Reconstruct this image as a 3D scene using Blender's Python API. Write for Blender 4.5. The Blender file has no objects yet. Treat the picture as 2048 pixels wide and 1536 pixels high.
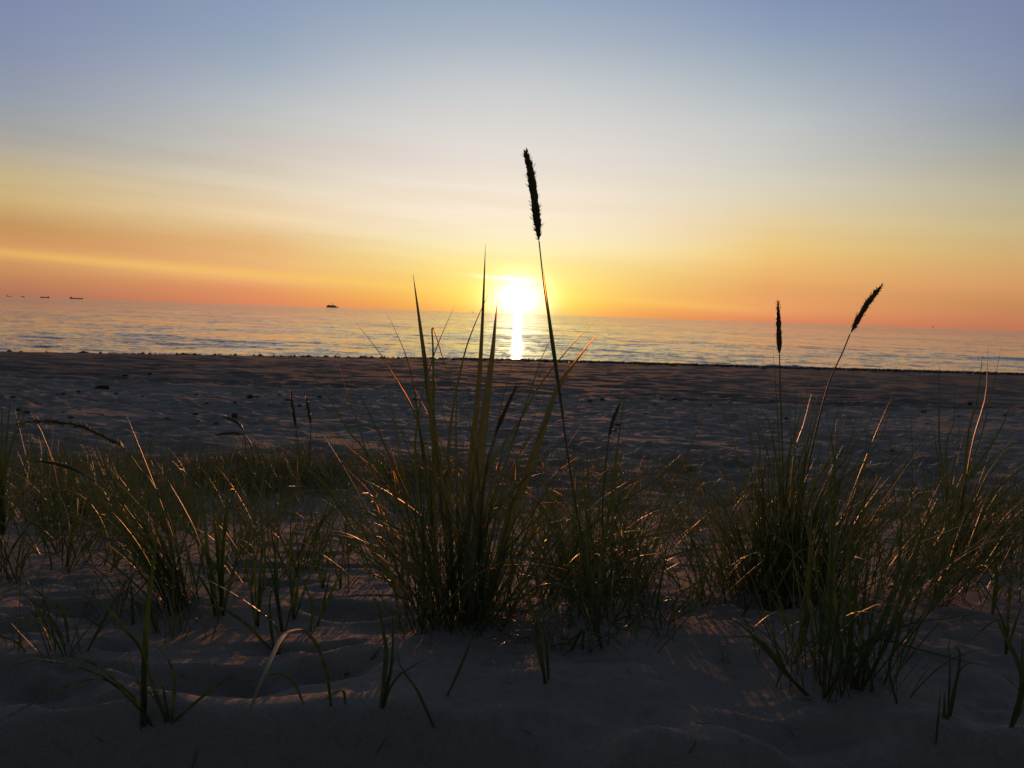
import bpy, math, random
import numpy as np
from mathutils import Vector, Matrix

random.seed(7)
rng = np.random.default_rng(11)
SC = bpy.context.scene
COL = SC.collection
R = math.radians

# ------------------------------------------------------------------ camera
CZ = 2.60                      # eye height above the sea (0.78 m above the dune)
FPX = 1598.0                   # focal length in pixels of the 2048 px wide photo
PITCH, ROLL = R(5.04), R(1.93)
cam_d = bpy.data.cameras.new("camera")
cam = bpy.data.objects.new("camera", cam_d)
COL.objects.link(cam)
cam.matrix_world = (Matrix.Translation((0, 0, CZ)) @ Matrix.Rotation(R(90) - PITCH, 4, 'X')
                    @ Matrix.Rotation(ROLL, 4, 'Z'))
cam_d.sensor_width = 36.0
cam_d.lens = 36.0 * FPX / 2048.0
cam_d.clip_start = 0.05
cam_d.clip_end = 90000.0
cam_d.dof.use_dof = True
cam_d.dof.focus_distance = 2.1
cam_d.dof.aperture_fstop = 11.5
SC.camera = cam
CR = cam.matrix_world.to_3x3()


def ray(px, py):
    return (CR @ Vector(((px - 1024.0) / FPX, -(py - 768.0) / FPX, -1.0))).normalized()


def at(px, py, Y):
    d = ray(px, py)
    k = Y / d.y
    return Vector((d.x * k, Y, CZ + d.z * k))


# ------------------------------------------------------------------ exposure
SC.view_settings.view_transform = 'Standard'
SC.view_settings.look = 'None'
SC.view_settings.exposure = 0.0
SC.view_settings.gamma = 1.0
SC.view_settings.use_curve_mapping = False
SC.cycles.max_bounces = 8
SC.cycles.transparent_max_bounces = 8
SC.cycles.sample_clamp_indirect = 4.0

# ------------------------------------------------------------------ sun
SUN = ray(1037, 598)
SUN_EL = math.asin(SUN.z)
SUN_AZ = math.atan2(SUN.x, SUN.y)
sun_d = bpy.data.lights.new("sun", 'SUN')
sun_d.energy = 2.1
sun_d.angle = R(0.53)
sun_d.color = (1.0, 0.36, 0.115)
sun = bpy.data.objects.new("sun", sun_d)
COL.objects.link(sun)
sun.rotation_euler = (-SUN).to_track_quat('-Z', 'Y').to_euler()


# ------------------------------------------------------------------ sky (world)
def lin(c):
    out = []
    for v in c[:3]:
        v = v / 255.0
        out.append(v / 12.92 if v <= 0.04045 else ((v + 0.055) / 1.055) ** 2.4)
    return out


class NT:
    """tiny expression builder for shader maths"""
    def __init__(self, tree):
        self.t = tree

    def new(self, kind, **kw):
        n = self.t.nodes.new(kind)
        for k, v in kw.items():
            setattr(n, k, v)
        return n

    def put(self, sock, v):
        if isinstance(v, (int, float)):
            sock.default_value = v
        elif isinstance(v, (tuple, list)):
            sock.default_value = v
        else:
            self.t.links.new(v, sock)

    def m(self, op, a, b=None, c=None, clamp=False):
        n = self.new('ShaderNodeMath', operation=op, use_clamp=clamp)
        self.put(n.inputs[0], a)
        if b is not None:
            self.put(n.inputs[1], b)
        if c is not None:
            self.put(n.inputs[2], c)
        return n.outputs[0]

    def rng(self, v, a, b, c=0.0, d=1.0, smooth=False):
        n = self.new('ShaderNodeMapRange')
        if smooth:
            n.interpolation_type = 'SMOOTHSTEP'
        self.put(n.inputs[0], v)
        for i, x in enumerate((a, b, c, d)):
            n.inputs[i + 1].default_value = x
        return n.outputs[0]

    def mix(self, f, a, b, kind='MIX'):
        n = self.new('ShaderNodeMix', data_type='RGBA', blend_type=kind)
        n.clamp_result = False
        self.put(n.inputs[0], f)
        self.put(n.inputs[6], a)
        self.put(n.inputs[7], b)
        return n.outputs[2]

    def gauss(self, v, c, s):
        d = self.m('DIVIDE', self.m('SUBTRACT', v, c), s)
        return self.m('EXPONENT', self.m('MULTIPLY', self.m('MULTIPLY', d, d), -1.0))


world = bpy.data.worlds.new("World")
SC.world = world
world.use_nodes = True
wt = world.node_tree
wt.nodes.clear()
W = NT(wt)
tc = W.new('ShaderNodeTexCoord')
sep = W.new('ShaderNodeSeparateXYZ')
wt.links.new(tc.outputs['Generated'], sep.inputs[0])
dx, dy, dz = sep.outputs
DEG = 180.0 / math.pi
el = W.m('MULTIPLY', W.m('ARCSINE', dz), DEG)
az = W.m('SUBTRACT', W.m('MULTIPLY', W.m('ARCTAN2', dx, dy), DEG), SUN_AZ * DEG)


def pix_el(px, py):
    return math.degrees(math.asin(ray(px, py).z))


EL_TOP = 60.0


def soften(c, k=0.07):
    g = 0.35 * c[0] + 0.5 * c[1] + 0.15 * c[2]
    return tuple(v + (g - v) * k for v in c)


def ramp(px, rows, top):
    """colour of one vertical slice of the sky, elevation in degrees -> colour"""
    n = W.new('ShaderNodeValToRGB')
    cr = n.color_ramp
    rows = [(y, (c[0], c[1] + 2 * (1 - y / 220), c[2] + 1 * (1 - y / 220)) if y < 220 else c) for y, c in rows]
    stops = [(max(0.0, pix_el(px, y)) / EL_TOP, lin(soften(c))) for y, c in rows]
    stops += [(e / EL_TOP, lin(c)) for e, c in top]
    stops.sort(key=lambda s: s[0])
    while len(cr.elements) > 1:
        cr.elements.remove(cr.elements[-1])
    for i, (p, c) in enumerate(stops):
        e = cr.elements[0] if i == 0 else cr.elements.new(min(1.0, p))
        e.position = min(1.0, p)
        e.color = (*c, 1)
    wt.links.new(W.m('DIVIDE', el, EL_TOP), n.inputs[0])
    return n.outputs[0]


TOP = [(30, (100, 114, 144)), (42, (76, 86, 106)), (60, (60, 68, 84))]
r0 = ramp(30, [(0, (126, 136, 172)), (100, (134, 144, 174)), (200, (149, 157, 170)), (260, (165, 165, 164)),
               (300, (180, 171, 154)), (350, (200, 178, 134)), (400, (206, 172, 114)), (440, (203, 156, 98)),
               (480, (210, 148, 90)), (540, (206, 142, 88)), (570, (190, 124, 86)), (592, (178, 112, 86))], TOP)
r1 = ramp(530, [(0, (140, 155, 186)), (80, (150, 165, 188)), (130, (161, 174, 190)), (200, (184, 189, 193)),
                (250, (196, 195, 190)), (300, (206, 197, 186)), (350, (219, 206, 184)), (400, (234, 211, 176)),
                (430, (240, 211, 168)), (460, (236, 200, 146)), (485, (236, 186, 122)), (530, (238, 179, 112)),
                (560, (240, 172, 106)), (580, (234, 150, 94)), (609, (226, 134, 88))], TOP)
r2 = ramp(1010, [(0, (151, 166, 191)), (80, (171, 181, 196)), (170, (200, 203, 206)), (250, (219, 214, 210)),
                 (320, (232, 222, 212)), (380, (243, 228, 209)), (430, (249, 231, 205)), (470, (251, 234, 196)),
                 (500, (252, 234, 174)), (530, (252, 224, 138)), (570, (254, 208, 104)), (600, (254, 190, 76)),
                 (626, (252, 160, 74))], TOP)
r3 = ramp(1530, [(0, (130, 145, 181)), (60, (141, 156, 186)), (120, (155, 170, 187)), (190, (175, 185, 192)),
                 (250, (194, 197, 197)), (330, (206, 203, 193)), (390, (220, 209, 181)), (450, (234, 206, 152)),
                 (500, (241, 201, 122)), (540, (243, 184, 106)), (580, (236, 165, 97)), (615, (240, 160, 96)),
                 (630, (236, 146, 92)), (644, (226, 132, 86))], TOP)
r4 = ramp(2010, [(0, (121, 131, 166)), (80, (127, 137, 172)), (150, (134, 145, 173)), (220, (141, 151, 166)),
                 (280, (156, 161, 161)), (340, (175, 171, 152)), (400, (190, 179, 150)), (460, (203, 181, 130)),
                 (520, (212, 170, 108)), (560, (218, 158, 98)), (600, (208, 142, 88)), (658, (196, 116, 82))], TOP)
rb = ramp(1024, [(600, (58, 62, 66)), (450, (76, 78, 80)), (300, (78, 84, 90)), (0, (70, 80, 92))],
          [(60, (52, 62, 76))])


def azof(px):
    d = ray(px, 640)
    return math.degrees(math.atan2(d.x, d.y)) - math.degrees(SUN_AZ)


A = [azof(p) for p in (30, 530, 1010, 1530, 2010)]
c01 = W.mix(W.m('POWER', W.rng(az, A[0], A[1]), 1.1), r0, r1)
c12 = W.mix(W.m('SUBTRACT', 1.0, W.m('POWER', W.m('SUBTRACT', 1.0, W.rng(az, A[1], A[2])), 1.7)), c01, r2)
c23 = W.mix(W.m('POWER', W.rng(az, A[2], A[3]), 1.7), c12, r3)
c34 = W.mix(W.rng(az, A[3], A[4]), c23, r4)
absaz = W.m('ABSOLUTE', az)
skyc = W.mix(W.rng(absaz, 36, 110, smooth=True), c34, rb)

# thin cirrus: long streaks that sink gently towards the right
comb = W.new('ShaderNodeCombineXYZ')
W.put(comb.inputs[0], W.m('MULTIPLY', az, 0.035))
W.put(comb.inputs[1], W.m('MULTIPLY', W.m('ADD', el, W.m('MULTIPLY', az, 0.05)), 0.55))
nz = W.new('ShaderNodeTexNoise')
nz.inputs['Scale'].default_value = 1.0
nz.inputs['Detail'].default_value = 8.0
nz.inputs['Roughness'].default_value = 0.55
wt.links.new(comb.outputs[0], nz.inputs['Vector'])
streak = W.m('SUBTRACT', nz.outputs[0], 0.5)
low = W.m('MULTIPLY', W.rng(el, 0.3, 2.0, smooth=True), W.rng(el, 15, 6, smooth=True))
left = W.rng(az, 14, -20, 0.35, 1.0, smooth=True)
sk = W.m('MULTIPLY', W.m('MULTIPLY', streak, low), W.m('MULTIPLY', left, 0.45))
cadd = W.new('ShaderNodeCombineXYZ')
W.put(cadd.inputs[0], W.m('ADD', 1.0, W.m('MULTIPLY', sk, 0.7)))
W.put(cadd.inputs[1], W.m('ADD', 1.0, sk))
W.put(cadd.inputs[2], W.m('ADD', 1.0, W.m('MULTIPLY', sk, 1.2)))
skyc = W.mix(1.0, skyc, cadd.outputs[0], 'MULTIPLY')
# the bright yellow streak low on the left
s_el = W.m('ADD', 1.45, W.m('MULTIPLY', az, -0.036))
wob = W.m('MULTIPLY', streak, 0.5)
s1 = W.gauss(W.m('SUBTRACT', W.m('ADD', el, wob), s_el), 0.0, 0.36)
s1 = W.m('MULTIPLY', s1, W.m('MULTIPLY', W.rng(az, -3, -9, smooth=True), W.rng(az, -48, -24, 0.5, 1, smooth=True)))
skyc = W.mix(W.m('MULTIPLY', s1, 0.52), skyc, (*lin((252, 202, 104)), 1))
s3 = W.gauss(W.m('ADD', W.m('ADD', el, W.m('MULTIPLY', wob, 0.6)), W.m('MULTIPLY', az, 0.058)), 1.72, 0.3)
s3 = W.m('MULTIPLY', s3, W.m('MULTIPLY', W.rng(az, 1, 5, smooth=True), W.rng(az, 21, 9, smooth=True)))
skyc = W.mix(W.m('MULTIPLY', s3, 0.5), skyc, (*lin((255, 196, 104)), 1))
# small white cirrus just above the sun
s2 = W.m('MULTIPLY', W.gauss(W.m('ADD', el, W.m('MULTIPLY', az, 0.05)), 2.42, 0.13), W.gauss(az, -0.9, 2.0))
skyc = W.mix(W.m('MULTIPLY', s2, 0.75), skyc, (1.15, 1.1, 0.85, 1))
# aureole of the sun
sx, sz = 0.0, SUN_EL * DEG
dA = W.m('DIVIDE', az, 1.25)
dE = W.m('SUBTRACT', el, sz)
rad = W.m('SQRT', W.m('ADD', W.m('MULTIPLY', dA, dA), W.m('MULTIPLY', dE, dE)))
g1 = W.m('EXPONENT', W.m('MULTIPLY', W.m('POWER', W.m('DIVIDE', rad, 1.4), 2.0), -1.0))
g2 = W.m('EXPONENT', W.m('DIVIDE', rad, -2.3))
ds = W.m('DIVIDE', az, 5.6)
g3 = W.m('EXPONENT', W.m('MULTIPLY', W.m('ADD', W.m('MULTIPLY', ds, ds), W.m('POWER', W.m('DIVIDE', dE, 1.7), 2.0)), -1.0))


def add_glow(base, fac, col, k):
    n = W.new('ShaderNodeMix', data_type='RGBA', blend_type='ADD')
    n.clamp_result = False
    n.clamp_factor = False
    W.put(n.inputs[0], W.m('MULTIPLY', fac, k))
    W.put(n.inputs[6], base)
    W.put(n.inputs[7], (*col, 1))
    return n.outputs[2]


skyc = add_glow(skyc, g3, (0.30, 0.50, 0.04), 0.6)
skyc = add_glow(skyc, g2, (1.0, 0.80, 0.34), 0.36)
skyc = add_glow(skyc, g1, (1.0, 0.95, 0.85), 1.5)
# below the horizon nothing shines
skyc = W.mix(W.rng(el, -0.6, -0.05), (0.03, 0.028, 0.03, 1), skyc)
bg = W.new('ShaderNodeBackground')
bg.inputs['Strength'].default_value = 1.0
wt.links.new(skyc, bg.inputs['Color'])
wo = W.new('ShaderNodeOutputWorld')
wt.links.new(bg.outputs[0], wo.inputs[0])
world.cycles.sampling_method = 'MANUAL'
world.cycles.sample_map_resolution = 2048


# ------------------------------------------------------------------ materials
def mat(name):
    m = bpy.data.materials.new(name)
    m.use_nodes = True
    t = m.node_tree
    p = t.nodes['Principled BSDF']
    return m, NT(t), p


def simple(name, col, rough=0.7, metal=0.0, var=0.25, scale=4.0):
    m, n, p = mat(name)
    x = n.new('ShaderNodeTexNoise')
    tcx = n.new('ShaderNodeTexCoord')
    n.t.links.new(tcx.outputs['Object'], x.inputs['Vector'])
    x.inputs['Scale'].default_value = scale
    c = n.mix(x.outputs[0], (*[v * (1 - var) for v in col], 1), (*[min(1, v * (1 + var)) for v in col], 1))
    n.t.links.new(c, p.inputs['Base Color'])
    p.inputs['Roughness'].default_value = rough
    p.inputs['Metallic'].default_value = metal
    return m


# sand
M_SAND, n, p = mat("sand")
geo = n.new('ShaderNodeNewGeometry')
pos = geo.outputs['Position']


def tex(nn, scale, detail=3.0, rough=0.55, vec=None, sc=None):
    x = nn.new('ShaderNodeTexNoise')
    x.inputs['Scale'].default_value = scale
    x.inputs['Detail'].default_value = detail
    x.inputs['Roughness'].default_value = rough
    if sc is not None:
        mp = nn.new('ShaderNodeMapping')
        nn.t.links.new(vec, mp.inputs[0])
        mp.inputs['Scale'].default_value = sc
        vec = mp.outputs[0]
    nn.t.links.new(vec, x.inputs['Vector'])
    return x.outputs[0]


big = tex(n, 0.9, 4, 0.6, pos)
mid = tex(n, 14, 4, 0.6, pos)
fine = tex(n, 420, 2, 0.6, pos)
c = n.mix(n.rng(big, 0.3, 0.7), (0.260, 0.238, 0.212, 1), (0.345, 0.318, 0.286, 1))
c = n.mix(n.rng(fine, 0.35, 0.7, 0, 0.55), c, (0.13, 0.105, 0.085, 1))
c = n.mix(n.rng(tex(n, 38, 4, 0.7, pos), 0.45, 0.75, 0, 0.4), c, (0.14, 0.115, 0.095, 1))
speck = n.rng(tex(n, 85, 2, 0.7, pos), 0.68, 0.75, 0, 0.5)
c = n.mix(speck, c, (0.10, 0.075, 0.06, 1))
wet = n.new('ShaderNodeAttribute', attribute_name='wet')
c = n.mix(wet.outputs['Fac'], c, (0.046, 0.045, 0.045, 1))
n.t.links.new(c, p.inputs['Base Color'])
p.inputs['Roughness'].default_value = 0.95
p.inputs['Specular IOR Level'].default_value = 0.15
b1 = n.new('ShaderNodeBump')
b1.inputs['Strength'].default_value = 0.8
b1.inputs['Distance'].default_value = 0.012
n.t.links.new(mid, b1.inputs['Height'])
b2 = n.new('ShaderNodeBump')
b2.inputs['Strength'].default_value = 0.8
b2.inputs['Distance'].default_value = 0.0045
n.t.links.new(fine, b2.inputs['Height'])
n.t.links.new(b1.outputs[0], b2.inputs['Normal'])
n.t.links.new(b2.outputs[0], p.inputs['Normal'])

# water
M_SEA, n, p = mat("water")
geo = n.new('ShaderNodeNewGeometry')
pos = geo.outputs['Position']
p.inputs['Base Color'].default_value = (0.012, 0.030, 0.036, 1)
p.inputs['Roughness'].default_value = 0.05
p.inputs['IOR'].default_value = 1.333


def vtex(nn, vec, sc, detail):
    x = nn.new('ShaderNodeTexNoise')
    x.inputs['Scale'].default_value = 1.0
    x.inputs['Detail'].default_value = detail
    x.inputs['Roughness'].default_value = 0.55
    mp = nn.new('ShaderNodeMapping')
    nn.t.links.new(vec, mp.inputs[0])
    mp.inputs['Scale'].default_value = sc
    nn.t.links.new(mp.outputs[0], x.inputs['Vector'])
    v = nn.new('ShaderNodeVectorMath', operation='SUBTRACT')
    nn.t.links.new(x.outputs[1], v.inputs[0])
    v.inputs[1].default_value = (0.5, 0.5, 0.5)
    return v.outputs[0]


def vscale(nn, v, k):
    q = nn.new('ShaderNodeVectorMath', operation='MULTIPLY')
    nn.t.links.new(v, q.inputs[0])
    q.inputs[1].default_value = k
    return q.outputs[0]


def vadd(nn, a, b):
    q = nn.new('ShaderNodeVectorMath', operation='ADD')
    nn.t.links.new(a, q.inputs[0])
    nn.t.links.new(b, q.inputs[1])
    return q.outputs[0]


# ripple slopes as real wave facets: chop, wavelets and a slow change of roughness
s1_ = vscale(n, vtex(n, pos, (0.45, 0.95, 1), 2.0), (0.10, 0.8, 0))
s2_ = vscale(n, vtex(n, pos, (2.4, 5.0, 1), 3.0), (0.16, 1.0, 0))
s3_ = vscale(n, vtex(n, pos, (9.0, 21.0, 1), 3.0), (0.20, 0.9, 0))
s0_ = vscale(n, vtex(n, pos, (0.07, 0.17, 1), 2.0), (0.05, 0.55, 0))
slope = vadd(n, s0_, vadd(n, vadd(n, s1_, s2_), s3_))
gust = n.rng(tex(n, 1.0, 2, 0.5, pos, (0.012, 0.03, 1)), 0.3, 0.7, 0.6, 1.25)
q = n.new('ShaderNodeVectorMath', operation='SCALE')
n.t.links.new(slope, q.inputs[0])
n.t.links.new(gust, q.inputs['Scale'])
nn_ = n.new('ShaderNodeVectorMath', operation='NORMALIZE')
n.t.links.new(vadd(n, geo.outputs['Normal'], q.outputs[0]), nn_.inputs[0])
n.t.links.new(nn_.outputs[0], p.inputs['Normal'])


def grass_mat(name, green, straw, straw_bias, transl):
    m, n, p = mat(name)
    along = n.new('ShaderNodeAttribute', attribute_name='along').outputs['Fac']
    tint = n.new('ShaderNodeAttribute', attribute_name='tint').outputs['Fac']
    c = n.mix(n.rng(tint, straw_bias, 1.0), (*green, 1), (*straw, 1))
    c = n.mix(n.rng(along, 0.22, 0.0, 0, 0.8, True), c, (0.10, 0.062, 0.035, 1))     # sheathed reddish stem foot
    c = n.mix(n.rng(along, 0.86, 1.0, 0, 0.6, True), c, (0.17, 0.125, 0.06, 1))      # dry tip
    g = n.new('ShaderNodeNewGeometry')
    x = tex(n, 60, 3, 0.6, g.outputs['Position'])
    c = n.mix(n.rng(x, 0.35, 0.7, 0, 0.35), c, (0.04, 0.04, 0.018, 1))
    n.t.links.new(c, p.inputs['Base Color'])
    p.inputs['Roughness'].default_value = 0.45
    p.inputs['Specular IOR Level'].default_value = 0.28
    tr = n.new('ShaderNodeBsdfTranslucent')
    n.t.links.new(n.mix(0.5, c, (0.05, 0.17, 0.025, 1)), tr.inputs[0])
    fw = n.new('ShaderNodeBsdfRefraction')      # light let straight through the thin blade
    fw.inputs['Color'].default_value = (0.7, 0.36, 0.10, 1)
    fw.inputs['IOR'].default_value = 1.2
    fw.inputs['Roughness'].default_value = 0.35
    m2 = n.new('ShaderNodeMixShader')
    m2.inputs[0].default_value = 0.07
    n.t.links.new(tr.outputs[0], m2.inputs[1])
    n.t.links.new(fw.outputs[0], m2.inputs[2])
    ms = n.new('ShaderNodeMixShader')
    ms.inputs[0].default_value = transl
    n.t.links.new(p.outputs[0], ms.inputs[1])
    n.t.links.new(m2.outputs[0], ms.inputs[2])
    out = n.t.nodes['Material Output']
    n.t.links.new(ms.outputs[0], out.inputs[0])
    return m


M_BLADE = grass_mat("marram_blade", (0.100, 0.128, 0.042), (0.20, 0.172, 0.09), 0.28, 0.20)
M_HEAD = grass_mat("seed_head_straw", (0.15, 0.115, 0.065), (0.20, 0.15, 0.085), 0.2, 0.3)
M_STONE = simple("dark_stone", (0.055, 0.05, 0.046), 0.85, var=0.4, scale=30)
M_WEED = simple("black_seaweed", (0.022, 0.018, 0.013), 0.6, var=0.5, scale=25)
M_WOOD = simple("weathered_log", (0.05, 0.042, 0.036), 0.9, var=0.4, scale=18)
M_HULL = simple("hull_paint_with_haze", (0.17, 0.12, 0.11), 0.6, scale=0.1)  # hull paint lightened towards reddish grey, distance haze mixed into the colour
M_DECK = simple("pale_ship_paint", (0.45, 0.42, 0.40), 0.6, scale=0.1)
M_GLASSY = simple("ship_window_band", (0.03, 0.035, 0.045), 0.2, scale=0.3)
M_BUOY = simple("buoy_paint", (0.06, 0.03, 0.02), 0.6, scale=1)


# ------------------------------------------------------------------ object helpers
def tag(o, label=None, cat=None, group=None, kind=None):
    for k, v in (('label', label), ('category', cat), ('group', group), ('kind', kind)):
        if v:
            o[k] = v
    return o


def empty(name, loc, label, cat, group=None):
    o = bpy.data.objects.new(name, None)
    COL.objects.link(o)
    o.location = loc
    o.empty_display_size = 0.05
    return tag(o, label, cat, group)


class MB:
    def __init__(self):
        self.v, self.f, self.al, self.ti = [], [], [], []

    def add(self, verts, faces, al=None, ti=0.0):
        k = len(self.v)
        self.v += [tuple(x) for x in verts]
        self.f += [tuple(i + k for i in f) for f in faces]
        self.al += al if al else [0.5] * len(verts)
        self.ti += [ti] * len(verts)

    def build(self, name, m, parent=None, loc=None, smooth=True):
        me = bpy.data.meshes.new(name)
        off = Vector(loc) if loc is not None else (Vector(parent.matrix_world.translation) if parent else Vector((0, 0, 0)))
        if parent is not None and loc is None:
            q = parent
            off = Vector((0, 0, 0))
            while q is not None:
                off = off + Vector(q.location)
                q = q.parent
        me.from_pydata([(a - off.x, b - off.y, c - off.z) for a, b, c in self.v], [], self.f)
        if smooth:
            me.polygons.foreach_set('use_smooth', [True] * len(me.polygons))
        for nm, d in (('along', self.al), ('tint', self.ti)):
            at_ = me.attributes.new(nm, 'FLOAT', 'POINT')
            at_.data.foreach_set('value', np.array(d, dtype=np.float32))
        me.materials.append(m)
        o = bpy.data.objects.new(name, me)
        COL.objects.link(o)
        if parent is not None:
            o.parent = parent
        elif loc is not None:
            o.location = off
        return o

    def box(self, x0, x1, y0, y1, z0, z1, top=(0, 0, 0, 0)):
        a, b, c_, d = top   # inset of the top: x0, x1, y0, y1
        vs = [(x0, y0, z0), (x1, y0, z0), (x1, y1, z0), (x0, y1, z0),
              (x0 + a, y0 + c_, z1), (x1 - b, y0 + c_, z1), (x1 - b, y1 - d, z1), (x0 + a, y1 - d, z1)]
        self.add(vs, [(0, 3, 2, 1), (4, 5, 6, 7), (0, 1, 5, 4), (1, 2, 6, 5), (2, 3, 7, 6), (3, 0, 4, 7)])


# ------------------------------------------------------------------ sand terrain
def sstep(a, b, x):
    t = np.clip((x - a) / (b - a), 0, 1)
    return t * t * (3 - 2 * t)


def value_noise(x, y, seed):
    """smooth lattice noise, -1..1"""
    g = np.random.default_rng(seed).uniform(-1, 1, (64, 64))
    xi, yi = np.floor(x).astype(int), np.floor(y).astype(int)
    fx, fy = x - xi, y - yi
    fx, fy = fx * fx * (3 - 2 * fx), fy * fy * (3 - 2 * fy)
    a, b = g[xi % 64, yi % 64], g[(xi + 1) % 64, yi % 64]
    c_, d = g[xi % 64, (yi + 1) % 64], g[(xi + 1) % 64, (yi + 1) % 64]
    return (a * (1 - fx) + b * fx) * (1 - fy) + (c_ * (1 - fx) + d * fx) * fy


def shore(x):
    return np.interp(x, [-90, -40, -22, -10, 0, 15, 30, 60, 90], [24, 34, 38.3, 42, 45, 46.5, 48, 50, 52])


ys = []
y = -26.0
while y < 62:
    ys.append(y)
    y += 0.5 if y < -2 else (0.06 if y < 0.8 else max(0.011, 0.0056 * y))
YS = np.array(ys)
NC = 760
U = np.linspace(-1, 1, NC)
HW = 5.0 + 0.95 * np.abs(YS)
X = U[None, :] * HW[:, None]
Y = np.repeat(YS[:, None], NC, 1)


def profile(x, y):
    near = np.interp(y, [-26, -8, -2, 0.0, 1.3, 1.9, 2.5, 3.0, 3.6, 5, 6.5, 8.4, 14, 19],
                     [3.4, 2.3, 1.86, 1.83, 1.83, 1.81, 1.735, 1.65, 1.53, 1.24, 1.04, 0.92, 0.74, 0.64])
    s = shore(x)
    t = (y - 19) / np.maximum(s - 19, 4)
    far = np.interp(t, [0, 0.3, 0.6, 0.8, 0.9, 1.0, 1.06, 1.6], [0.64, 0.53, 0.36, 0.21, 0.11, 0.0, -0.1, -1.2])
    return np.where(y > 19, far, near)


Z = profile(X, Y)
# soften the kinks of the profile along y
for _ in range(3):
    Zp = np.pad(Z, ((3, 3), (0, 0)), mode='edge')
    Z = sum(Zp[i:i + Z.shape[0]] for i in range(7)) / 7.0
Z0 = Z.copy()


def ground_z(x, y, grid=None):
    g = Z if grid is None else grid
    i = int(np.searchsorted(YS, y)) - 1
    i = max(0, min(len(YS) - 2, i))
    fy = (y - YS[i]) / (YS[i + 1] - YS[i])
    u = (x / (5.0 + 0.95 * abs(y)) + 1) * 0.5 * (NC - 1)
    j = max(0, min(NC - 2, int(u)))
    fx = u - j
    return float((g[i, j] * (1 - fx) + g[i, j + 1] * fx) * (1 - fy) + (g[i + 1, j] * (1 - fx) + g[i + 1, j + 1] * fx) * fy)


def ground(px, py, grid=None):
    """the point of the sand seen at a photo pixel"""
    d = ray(px, py)
    s, step = 0.4, 0.02
    prev = s
    while s < 80:
        q = Vector((0, 0, CZ)) + d * s
        if q.z < ground_z(q.x, q.y, grid):
            a, b = prev, s
            for _ in range(14):
                mm = 0.5 * (a + b)
                q = Vector((0, 0, CZ)) + d * mm
                if q.z < ground_z(q.x, q.y, grid):
                    b = mm
                else:
                    a = mm
            return Vector((0, 0, CZ)) + d * b
        prev = s
        s += step * max(1.0, s * 0.6)
    return Vector((0, 0, CZ)) + d * 40


def dent(cx, cy, rx, ry, depth, rim=0.35, rot=0.0):
    rr = max(rx, ry) * 2.6
    i0, i1 = np.searchsorted(YS, cy - rr), np.searchsorted(YS, cy + rr)
    if i1 <= i0:
        return
    xs = X[i0:i1]
    m_ = np.abs(xs - cx) < rr
    cols = np.where(m_.any(0))[0]
    if len(cols) == 0:
        return
    j0, j1 = cols[0], cols[-1] + 1
    a = X[i0:i1, j0:j1] - cx
    b = Y[i0:i1, j0:j1] - cy
    ca, sa = math.cos(rot), math.sin(rot)
    u, v = (a * ca + b * sa) / rx, (-a * sa + b * ca) / ry
    sd = int(abs(cx * 977 + cy * 131)) % 50 + 60
    u = u + 0.38 * value_noise(u * 1.1 + cx * 7, v * 1.1 + cy * 5, sd)
    v = v + 0.38 * value_noise(u * 1.1 + cx * 3 + 9, v * 1.1 + cy * 5, sd)
    r = np.sqrt(u * u + v * v)
    rim = rim * (0.65 + 0.6 * value_noise(u * 0.9 + 3, v * 0.9 + cy, sd))
    Z[i0:i1, j0:j1] += -depth * np.exp(-(r ** 3)) + rim * depth * np.exp(-((r - 1.35) / 0.42) ** 2)


# broad undulation of the dune and of the beach
dune = 1 - sstep(7.0, 10.0, Y)
Z += dune * (0.028 * value_noise(X * 1.3 + 5, Y * 1.3, 1) + 0.014 * value_noise(X * 3.1, Y * 3.1 + 9, 2))
Z += sstep(6, 9, Y) * (1 - sstep(0, 1, (Y - 20) / 10)) * 0.02 * value_noise(X * 0.8, Y * 0.8, 3)
Z += 0.006 * value_noise(X * 7, Y * 7, 4) * (Y < 22)
nearf = 1 - sstep(5, 8, Y)
Z += nearf * (0.0075 * value_noise(X * 13, Y * 17, 41) + 0.0062 * value_noise(X * 29 + 3, Y * 40, 42) + 0.0030 * value_noise(X * 58, Y * 74 + 4, 43)) * (0.65 + 0.5 * value_noise(X * 2.2, Y * 2.2, 46))
# low hummock of grass on the left at the foot of the dune
Z += 0.10 * np.exp(-((X + 1.9) / 2.2) ** 2 - ((Y - 7.4) / 1.1) ** 2)
Z += 0.05 * np.exp(-((X - 2.6) / 0.8) ** 2 - ((Y - 3.2) / 0.6) ** 2)
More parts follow.
